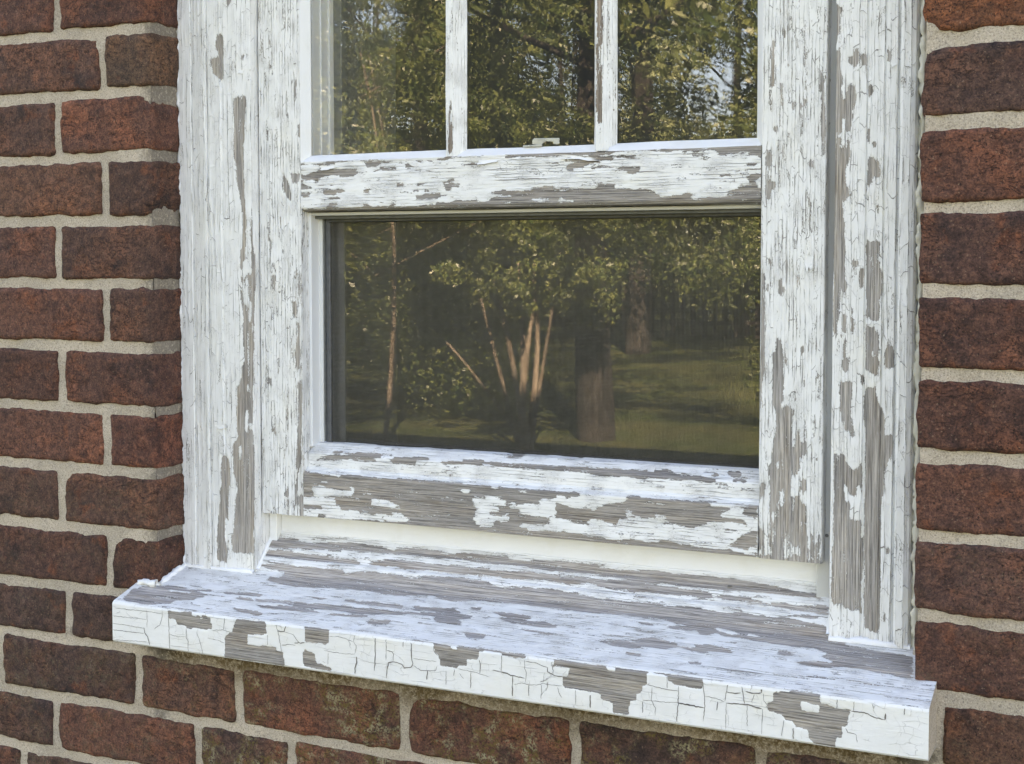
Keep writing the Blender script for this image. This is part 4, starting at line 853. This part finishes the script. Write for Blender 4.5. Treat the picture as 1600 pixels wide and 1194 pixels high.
# blind stops, strip below the sash, head board
wp(box('blind_stop', (.0336, .0430, .0740, .090, -.590, ZT), M_SMOOTH))
wp(box('blind_stop', (.6430, .6604, .0725, .090, -.590, ZT), M_STOP))
strip_pts = [(.0835, -.5150), (.0835, -.5350), (.0832, -.5470), (.0818, -.5520)]
st_ = sweep('parting_strip', strip_pts, 'X', .0434, .6428, M_SMOOTH, None, .004, .003, None, .0005, 31, cap=False)
wp(st_)
wp(box('head_board', (-.06, .735, .040, .20, ZT, ZT + .09), M_JAMB))
# jambs behind the sash (seen through the upper glass), inner sash
JB = -.60
wp(box('jamb', (-.055, .0966, .0868, .1005, JB, ZT), M_JAMB))
wp(box('jamb', (.5850, .735, .0868, .1005, JB, ZT), M_JAMB))
wp(box('jamb', (.0600, .0966, .0705, .0866, -.1350, ZT), M_JAMB, bev=.0006))
wp(box('jamb_bead', (.0966, .0984, .0850, .0870, -.1424, ZT), M_TRACK, bev=.0004))
wp(box('jamb', (-.055, .0990, .1007, .1300, JB, ZT), M_JAMB))
wp(box('jamb', (.5830, .735, .1007, .1300, JB, ZT), M_JAMB))
wp(box('apron', (-.05, .73, .0895, .1000, -.667, -.4475), M_JAMB))
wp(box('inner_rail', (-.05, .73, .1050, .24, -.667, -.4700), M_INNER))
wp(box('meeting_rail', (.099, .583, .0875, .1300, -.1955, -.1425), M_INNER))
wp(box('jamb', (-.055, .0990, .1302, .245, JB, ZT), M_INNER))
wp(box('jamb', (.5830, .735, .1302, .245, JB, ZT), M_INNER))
inner = wp(empty('inner_sash', (.341, .11, -.14)))
inner_loc = Vector((.341, .11, -.14))
inner.location = inner_loc - Vector(win.location)
def ip(o):
    o.parent = inner
    o.location = Vector(o.location) - inner_loc
    return o
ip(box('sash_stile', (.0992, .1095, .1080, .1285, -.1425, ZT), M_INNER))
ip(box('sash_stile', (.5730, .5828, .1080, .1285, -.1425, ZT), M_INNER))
ip(box('sash_pane', (.1090, .5735, .1150, .1180, -.1425, ZT), M_GLASSI, None, 0))
# screen frame, wire mesh and storm pane of the lower opening
scr = wp(empty('window_screen', (.341, .09, -.4455)))
scr_loc = Vector((.341, .09, -.4455))
scr.location = scr_loc - Vector(win.location)
def cp(o):
    o.parent = scr
    o.location = Vector(o.location) - scr_loc
    return o
cp(box('track', (.0893, .0928, .0715, .0888, -.4500, -.1962), M_TRACK, bev=.0005))
cp(box('track', (.5882, .5916, .0715, .0888, -.4500, -.1962), M_TRACK, bev=.0005))
cp(box('track', (.0929, .5881, .0720, .0888, -.1996, -.1962), M_STOP, bev=.0005))  # greyer than the side tracks: shade under the rail put into the colour
cp(box('track_lip', (.0929, .5881, .0790, .0800, -.2030, -.1997), M_INNER, bev=.0003))  # lip darkened the same way, its shade painted in
cp(box('screen_frame', (.0890, .0980, .0890, .0960, -.4500, -.1965), M_INNER))
cp(box('screen_frame', (.0981, .1035, .0915, .0960, -.4500, -.1965), M_DARK))
cp(box('screen_frame', (.5840, .5910, .0890, .0960, -.4500, -.1965), M_DARK))
cp(box('screen_frame', (.1036, .5839, .0890, .0960, -.2060, -.1965), M_DARK))
WT = .00030
vw = [(x, x + WT, .0935, .0935 + WT, -.4460, -.2050) for x in np.arange(.1035, .5845, .00134)]
hw = [(.1030, .5845, .0935 + WT, .0935 + 2 * WT, z, z + WT) for z in np.arange(-.4455, -.2050, .00134)]
sm = link('wire_mesh', boxes_mesh('wire_mesh', vw + hw), M_SCREEN)
cp(sm); sm['kind'] = 'stuff'
cp(box('storm_pane', (.0985, .5845, .1010, .1040, -.4470, -.1950), M_GLASSL, None, 0))

# pull latch standing behind the middle pane
f_ = 2182.
def at(px, py, Y):
    d = fw + rt * ((px - 800) / f_) - up * ((py - 524) / f_)
    return Vector(CAM.tolist()) + d * ((Y - CAM[1]) / d.y)
def plate(name, xz, y0, y1, mat, parentfn):
    n = len(xz)
    V = [(x, y0, z) for x, z in xz] + [(x, y1, z) for x, z in xz]
    Fc = [list(range(n))[::-1], [n + i for i in range(n)]] + [[i, (i + 1) % n, n + (i + 1) % n, n + i] for i in range(n)]
    o = link(name, mesh(name, V, Fc), mat)
    md = o.modifiers.new('bevel', 'BEVEL'); md.width = .0006; md.segments = 2; md.limit_method = 'ANGLE'
    return parentfn(o)
plate('latch', [(0.35746, -0.13303), (0.35723, -0.12861), (0.3595, -0.12696), (0.38664, -0.12767), (0.38643, -0.13346), (0.38364, -0.13397), (0.37996, -0.13323), (0.37996, -0.13119), (0.37189, -0.13028), (0.36796, -0.1331), (0.3674, -0.134)], .0655, .0668, M_LATCH, sp)
plate('latch_base', [(0.34747, -0.13542), (0.3477, -0.13379), (0.35656, -0.13349), (0.36841, -0.1337), (0.36785, -0.13552)], .0640, .0666, M_LATCH, sp)

# nails
def nail(x, y, z, r, parentfn, up_=False):
    V, Fc = [], []
    k = 12
    for j, (rr, dd) in enumerate(((r, 0), (r, r * .35), (r * .7, r * .6))):
        for i in range(k):
            a = 2 * math.pi * i / k
            V.append((x + rr * math.cos(a), y + rr * math.sin(a), z + dd) if up_ else (x + rr * math.cos(a), y - dd, z + rr * math.sin(a)))
    for j in range(2):
        for i in range(k):
            Fc.append([j * k + i, j * k + (i + 1) % k, (j + 1) * k + (i + 1) % k, (j + 1) * k + i])
    Fc.append([2 * k + i for i in range(k)])
    return parentfn(link('nail', mesh('nail', V, Fc), M_NAIL))
nail(0.6523, .0724, -0.5008, .0016, wp)
nail(0.5602, .0735, -0.5578, .0022, wp, True)

M_FLAKE = smooth_paint('loose_paint_flake', (.76, .755, .73), .5, .8)
# caulk and thick paint beads in the corners
def bead(name, pts, r, mat, parentfn, seed, amp=.5, k=8, step=.0025):
    P = []
    for a, c in zip(pts[:-1], pts[1:]):
        a, c = np.array(a), np.array(c)
        n = max(1, int(np.linalg.norm(c - a) / step))
        P += [a + (c - a) * i / n for i in range(n)]
    P.append(np.array(pts[-1]))
    P = np.array(P)
    T = np.gradient(P, axis=0); T /= np.linalg.norm(T, axis=1, keepdims=True)
    ref = np.array([0, 1., 0]) if abs(T[0, 1]) < .7 else np.array([0, 0, 1.])
    A = np.cross(T, ref); A /= np.linalg.norm(A, axis=1, keepdims=True)
    B = np.cross(T, A)
    V = []
    for j in range(k):
        th = 2 * math.pi * j / k
        dirv = math.cos(th) * A + math.sin(th) * B
        rr = r * (1 + amp * 1.6 * fbm(P * 90 + j * .7, seed, 3) + amp * vnoise(P * 350 + j * 2.3, seed + 2))
        V.append(P + dirv * np.maximum(rr, r * .15)[:, None])
    V = np.stack(V, 1)
    n = len(P)
    Fc = []
    for i in range(n - 1):
        for j in range(k):
            Fc.append([i * k + j, i * k + (j + 1) % k, (i + 1) * k + (j + 1) % k, (i + 1) * k + j])
    Fc += [list(range(k)), [(n - 1) * k + j for j in range(k)][::-1]]
    return parentfn(link(name, mesh(name, V.reshape(-1, 3), Fc, True), mat))
bead('caulk', [(.7365, .0475, -.600), (.7365, .0475, ZT)], .0036, M_CAULK, wp, 40, .75)
bead('caulk', [(-.0618, .0475, -.592), (-.0618, .0475, ZT)], .0024, M_SMOOTH, wp, 41, .9)
bead('caulk', [(-.0600, .0455, -.5895), (.0330, .0458, -.5885)], .0028, M_SMOOTH, wp, 42, .5)
bead('caulk', [(.6610, .0458, -.5890), (.7330, .0450, -.5895)], .0036, M_SMOOTH, wp, 43, .5)
bead('caulk', [(-.0620, .0, -.6020), (-.0618, .046, -.5890)], .0034, M_SMOOTH, wp, 44, .8)
bead('caulk', [(.0345, .048, -.5860), (.0345, .083, -.5490)], .0022, M_SMOOTH, wp, 45, .6)
bead('caulk', [(.6600, .048, -.5870), (.6600, .083, -.5490)], .0026, M_SMOOTH, wp, 46, .6)
bead('caulk', [(.0434, .0832, -.5487), (.6430, .0832, -.5487)], .0012, M_SMOOTH, wp, 47, .6)
bead('caulk', [(-.0885, -.0015, -.6028), (-.0790, -.0030, -.6010), (-.0625, -.0015, -.6015)], .0030, M_FLAKE, wp, 49, 1.1)
bead('mortar_smear', [(.7435, .012, -.6075), (.7420, .044, -.5950)], .0065, M_MORTAR, wp, 48, .6)

# loose flakes of paint standing off the wood
def flake(px, py, Y, wdt, hgt, lift, edge, rot=0., seed=0):
    """a curved chip hinged on one side; edge = the side that lifts (b, t, l, r)"""
    c = at(px, py, Y)
    rg = np.random.default_rng(seed)
    n = 9
    U, Wv = np.meshgrid(np.linspace(-1, 1, n), np.linspace(-1, 1, n), indexing='ij')
    ou = 1 + 1.0 * vnoise(np.stack([U * 2, Wv * 2, U * 0 + seed], -1), seed)
    ow = 1 + 1.1 * vnoise(np.stack([U * 2, Wv * 2, U * 0 + seed + 9], -1), seed)
    q = {'b': (1 - Wv) / 2, 't': (1 + Wv) / 2, 'l': (1 - U) / 2, 'r': (1 + U) / 2}[edge]
    d = .0003 + lift * q ** 2
    x = U * wdt / 2 * ou; z = Wv * hgt / 2 * ow
    cr, sr = math.cos(rot), math.sin(rot)
    X = c.x + x * cr - z * sr; Z = c.z + x * sr + z * cr
    A = np.stack([X, Y - d, Z], -1).reshape(-1, 3); B = np.stack([X, Y - d + .0004, Z], -1).reshape(-1, 3)
    Fc = gridfaces(n, n).tolist() + (gridfaces(n, n, True) + n * n).tolist()
    ring = [i * n for i in range(n)] + [(n - 1) * n + j for j in range(1, n)] + [i * n + n - 1 for i in range(n - 2, -1, -1)] + [j for j in range(n - 2, 0, -1)]
    for a, b_ in zip(ring, ring[1:] + ring[:1]):
        Fc.append([a, b_, b_ + n * n, a + n * n])
    o = link('paint_flake', mesh('paint_flake', np.concatenate([A, B]), Fc, True), M_FLAKE)
    return wp(o)
FL = [(512, 262, .0573, .022, .0040, .0014, 'b'), (766, 252, .0573, .026, .0042, .0016, 'b'), (906, 247, .0573, .030, .0034, .0014, 'b'),
      (1264, 410, .0580, .007, .012, .0014, 'b'), (1397, 96, .0448, .0045, .010, .0014, 'b'), (345, 667, .0446, .013, .0055, .0012, 'b'), (377, 110, .0466, .0075, .007, .0012, 'b')]
for i, (px, py, Y, wd_, hg_, lf_, ed_) in enumerate(FL):
    flake(px, py, Y, wd_, hg_, lf_, ed_, random.uniform(-.12, .12), 100 + i)


# ---------------------------------------------------------------- the garden that the glass mirrors
def leaf_material(name, c1, c2, tl=.35):
    b = NB(name)
    co = b.n('ShaderNodeNewGeometry')
    n = b.noise(co.outputs['Position'], 1.1, 3)
    r = co.outputs['Random Per Island']
    c = b.mix(r, c1, c2)
    c = b.mix(b.step(n, .4, .65), c, b.mix(1., c, (.65, .7, .6), 'MULTIPLY'))
    d = b.principled(c, .42, .5)
    t = b.n('ShaderNodeBsdfTranslucent'); b.put(t.inputs[0], c)
    ms = b.n('ShaderNodeMixShader'); ms.inputs[0].default_value = tl
    b.put(ms.inputs[1], d); b.put(ms.inputs[2], t.outputs[0])
    return b.finish(ms.outputs[0])
M_LEAF = leaf_material('oak_leaf', (.045, .08, .026), (.165, .185, .06))
M_LEAF2 = leaf_material('pale_leaf', (.13, .17, .08), (.29, .32, .17))
M_LEAF3 = leaf_material('far_leaf', (.08, .11, .035), (.21, .22, .08))
def bark_material(name, c1, c2):
    b = NB(name)
    co = b.n('ShaderNodeNewGeometry').outputs['Position']
    n = b.noise(b.vmath('MULTIPLY', co, (14, 14, 3)), 1, 5, .65)
    return b.finish(b.principled(b.mix(b.step(n, .35, .65), c1, c2), .9, .2, b.bump(b.math('MULTIPLY', n, .04), 1.)))
M_BARK = bark_material('rough_bark', (.014, .012, .010), (.040, .035, .030))
M_BARKP = bark_material('pale_bark', (.09, .07, .05), (.17, .14, .105))

def limb(V, Fc, a, c, r0, r1, seed, k=7, n=7, bow=.08):
    a, c = np.array(a, float), np.array(c, float)
    L = np.linalg.norm(c - a)
    rg = np.random.default_rng(seed)
    off = rg.normal(0, bow * L, 3)
    base = len(V)
    for i in range(n + 1):
        t = i / n
        p = a + (c - a) * t + off * math.sin(math.pi * t) * .5
        r = r0 + (r1 - r0) * t
        T = (c - a) / L
        A = np.cross(T, [0, 1, .13]); A /= np.linalg.norm(A); B = np.cross(T, A)
        for j in range(k):
            th = 2 * math.pi * j / k
            V.append((p + (math.cos(th) * A + math.sin(th) * B) * r * (1 + .12 * math.sin(3 * th + i))).tolist())
    for i in range(n):
        for j in range(k):
            Fc.append([base + i * k + j, base + i * k + (j + 1) % k, base + (i + 1) * k + (j + 1) % k, base + (i + 1) * k + j])

def leaves_mesh(name, centers, radii, per, size, seed, droop=0.):
    rg = np.random.default_rng(seed)
    C, R = [], []
    for c, r, nn in zip(centers, radii, per):
        d = rg.normal(0, 1, (nn, 3)); d /= np.linalg.norm(d, axis=1, keepdims=True)
        rr = rg.uniform(.15, 1., (nn, 1)) ** .6
        C.append(np.array(c) + d * rr * np.array(r))
    C = np.concatenate(C)
    n = len(C)
    a = rg.normal(0, 1, (n, 3)); a[:, 2] -= droop; a /= np.linalg.norm(a, axis=1, keepdims=True)
    b_ = np.cross(a, rg.normal(0, 1, (n, 3))); b_ /= np.linalg.norm(b_, axis=1, keepdims=True)
    s = rg.uniform(.6, 1.3, (n, 1)) * size
    V = np.stack([C - a * s, C + b_ * s * .42, C + a * s, C - b_ * s * .42], 1).reshape(-1, 3)
    Fc = np.arange(4 * n).reshape(-1, 4)
    return mesh(name, V, Fc)

def tree(name, base, h, cr, label, cat='tree', trunk_r=.16, seed=1, leaf=None, n=14000, size=.03, low=.3, lean=(0, 0), bark=None, group=None, stems=None):
    rg = np.random.default_rng(seed)
    t = empty(name, base)
    tag(t, label, cat, group)
    V, Fc = [], []
    top = (lean[0], lean[1], h * .8)
    if stems:
        for (dx, dy, hh, r) in stems:
            limb(V, Fc, (rg.normal(0, .05), rg.normal(0, .05), -.05), (dx, dy, hh), r, r * .5, int(rg.integers(1e6)), bow=.05)
    else:
        limb(V, Fc, (0, 0, -.1), top, trunk_r, trunk_r * .35, seed, 9, 10, .03)
        for i in range(6):
            z = h * rg.uniform(.3, .75); q = z / (h * .8)
            a = rg.uniform(0, 6.28); l = cr * rg.uniform(.5, .95)
            limb(V, Fc, (lean[0] * q, lean[1] * q, z), (lean[0] * q + l * math.cos(a), lean[1] * q + l * math.sin(a), z + l * rg.uniform(.5, 1.1)), trunk_r * .2, .008, seed * 31 + i)
    link('trunk', mesh('trunk', V, Fc, True), bark or M_BARK, t)
    nc = 70
    cs, rs, per = [], [], []
    for i in range(nc):
        a = rg.uniform(0, 6.28); z = rg.uniform(low, 1.); rr = cr * math.sqrt(rg.uniform(.03, 1)) * math.sqrt(max(.08, 1 - ((z - (low + 1) / 2) / (.62 * (1 - low) + .1)) ** 2))
        cs.append((lean[0] * z + rr * math.cos(a), lean[1] * z + rr * math.sin(a), h * z))
        q = cr * rg.uniform(.14, .30)
        rs.append((q, q, q * .7)); per.append(int(n / nc * rg.uniform(.6, 1.4)))
    link('crown', leaves_mesh('crown', cs, rs, per, size, seed, droop=.4), leaf or M_LEAF, t)
    return t
G = -1.55
tree('broad_tree', (-2.83, -8.0, G), 7.5, 3.0, 'tree with a thick dark trunk mirrored in the lower pane, unseen broad crown shaped for shade', trunk_r=.14, seed=11, n=13000, low=.40, size=.055)  # trunk is mirrored; high crown stays unseen, shaped to shade lawn and hedge
tree('multi_stem_shrub', (-3.02, -7.2, G), 2.3, .62, 'pale multi-stemmed shrub mirrored in the lower pane left of the thick trunk', 'shrub', seed=12, n=15000, size=.021, low=.40, bark=M_BARKP, stems=[(-.34, 0, 1.05, .020), (-.2, .1, 1.2, .024), (-.06, 0, 1.3, .030), (.03, -.05, 1.3, .026), (.12, .05, 1.2, .024), (.22, .05, 1.0, .018), (-.55, .1, .75, .014)])
tree('slender_tree', (-4.2, -7.3, G), 3.6, 1.3, 'slender leaning tree mirrored at the left of the lower pane', trunk_r=.022, seed=13, n=24000, size=.026, low=.34, lean=(-.15, 0), bark=M_BARKP)
tree('pale_tree', (-6.0, -17.5, G), 8.6, 3.0, 'tall tree with pale hanging leaves mirrored in the right upper pane', trunk_r=.2, seed=14, leaf=M_LEAF2, n=44000, size=.044, low=.24)
kinds = [(-9.5, -11.5, 6.4, 2.6, 26000, .14, 'third from the left'), (-7.0, -13.0, 6.8, 2.5, 30000, .20, 'just left of the pale hanging tree'), (-12.5, -15, 7.4, 3.0, 26000, .1, 'on the far left behind the slender one'), (-9.8, -18, 8.0, 3.2, 30000, .1, 'behind the pale hanging tree, left side'),
         (-2.9, -17, 7.4, 2.6, 22000, .30, 'low one right of the thick trunk'), (-5.7, -22, 9.0, 3.0, 24000, .12, 'far back right of the pale hanging tree'), (-13.5, -23, 9, 3.5, 24000, .1, 'far back at the left'), (1.5, -18, 7, 3.0, 14000, .1, 'far back at the right'), (-10.5, -25, 8.4, 3.2, 20000, .1, 'far back behind the pale hanging tree')]
for i, (x, y, h, cr, nn, lo, where) in enumerate(kinds):
    tree('garden_tree', (x, y, G), h, cr, 'leafy garden tree mirrored in the glass, ' + where, seed=30 + i, n=int(nn * 1.8), size=.026 + .0011 * abs(y), low=lo, group='trees opposite the window', trunk_r=.12)
# hedge and far wood that close the view
_rg = np.random.default_rng(5)
_c, _r, _n = [], [], []
for i in range(190):
    _x = _rg.uniform(-32, 8); _yy = -30 - _rg.uniform(0, 5); _z = _rg.uniform(.3, 4.4)
    _c.append((_x, _yy, G + _z)); _r.append((1.6, 1.0, 1.0)); _n.append(800)
tag(link('woodland', leaves_mesh('woodland', _c, _r, _n, .10, 77), M_LEAF3), kind='stuff')
_c, _r, _n = [], [], []
for i in range(120):
    _x = _rg.uniform(-9.5, -1.4); _yy = -9.6 + _rg.uniform(-.9, .9) + (_x + 5) * .25
    gap = -3.75 < _x < -1.9
    _z = _rg.uniform(.95, 2.3) if gap else _rg.uniform(.15, 2.3)
    q = .28 if gap else .45
    if gap and _rg.uniform() < .45: continue
    _c.append((_x, _yy, G + _z)); _r.append((q * 1.2, q, q * .8)); _n.append(int(1200 * (q / .45) ** 2))
tag(link('hedge', leaves_mesh('hedge', _c, _r, _n, .025, 78), M_LEAF), kind='stuff')
fe = tag(empty('picket_fence', (-5, -21, G)), 'low grey picket fence across the lawn mirrored at the lower right of the screen', 'fence')
_pk = boxes_mesh('picket', [(-.035, .035, 0, .02, .05, .95)])
for i in range(40):
    o = link('picket', _pk, M_BARK, fe); o.location = (-3.6 + i * .18, 0, 0)
for z in (.3, .8):
    o = link('fence_rail', boxes_mesh('fence_rail', [(-3.7, 3.6, .021, .05, z - .03, z + .03)]), M_BARK, fe)


# lawn
b = NB('lawn')
co = b.n('ShaderNodeNewGeometry').outputs['Position']
n = b.noise(co, 1.3, 5, .7); n2 = b.noise(co, 40, 3, .7)
c = b.mix(b.step(n, .35, .65), (.045, .07, .016), (.085, .09, .03))
c = b.mix(b.step(n2, .4, .6), c, b.mix(1., c, (.6, .6, .6), 'MULTIPLY'))
lawn_m = b.finish(b.principled(c, .9, .2, b.bump(b.math('MULTIPLY', n2, .05), 1.)))
gx = np.concatenate([[-150, -60], np.linspace(-30, 30, 41), [60, 150]])
gxx, gyy = np.meshgrid(gx, gx, indexing='ij')
gz = np.full_like(gxx, G) + .12 * fbm(np.stack([gxx * .15, gyy * .15, gxx * 0], -1), 4, 2) * (np.abs(gyy) > 4) * (np.abs(gyy + 20) > 0)
gz[gyy > -3] = G
tag(link('ground', mesh('ground', np.stack([gxx, gyy, gz], -1).reshape(-1, 3), gridfaces(len(gx), len(gx)), True), lawn_m), kind='structure')
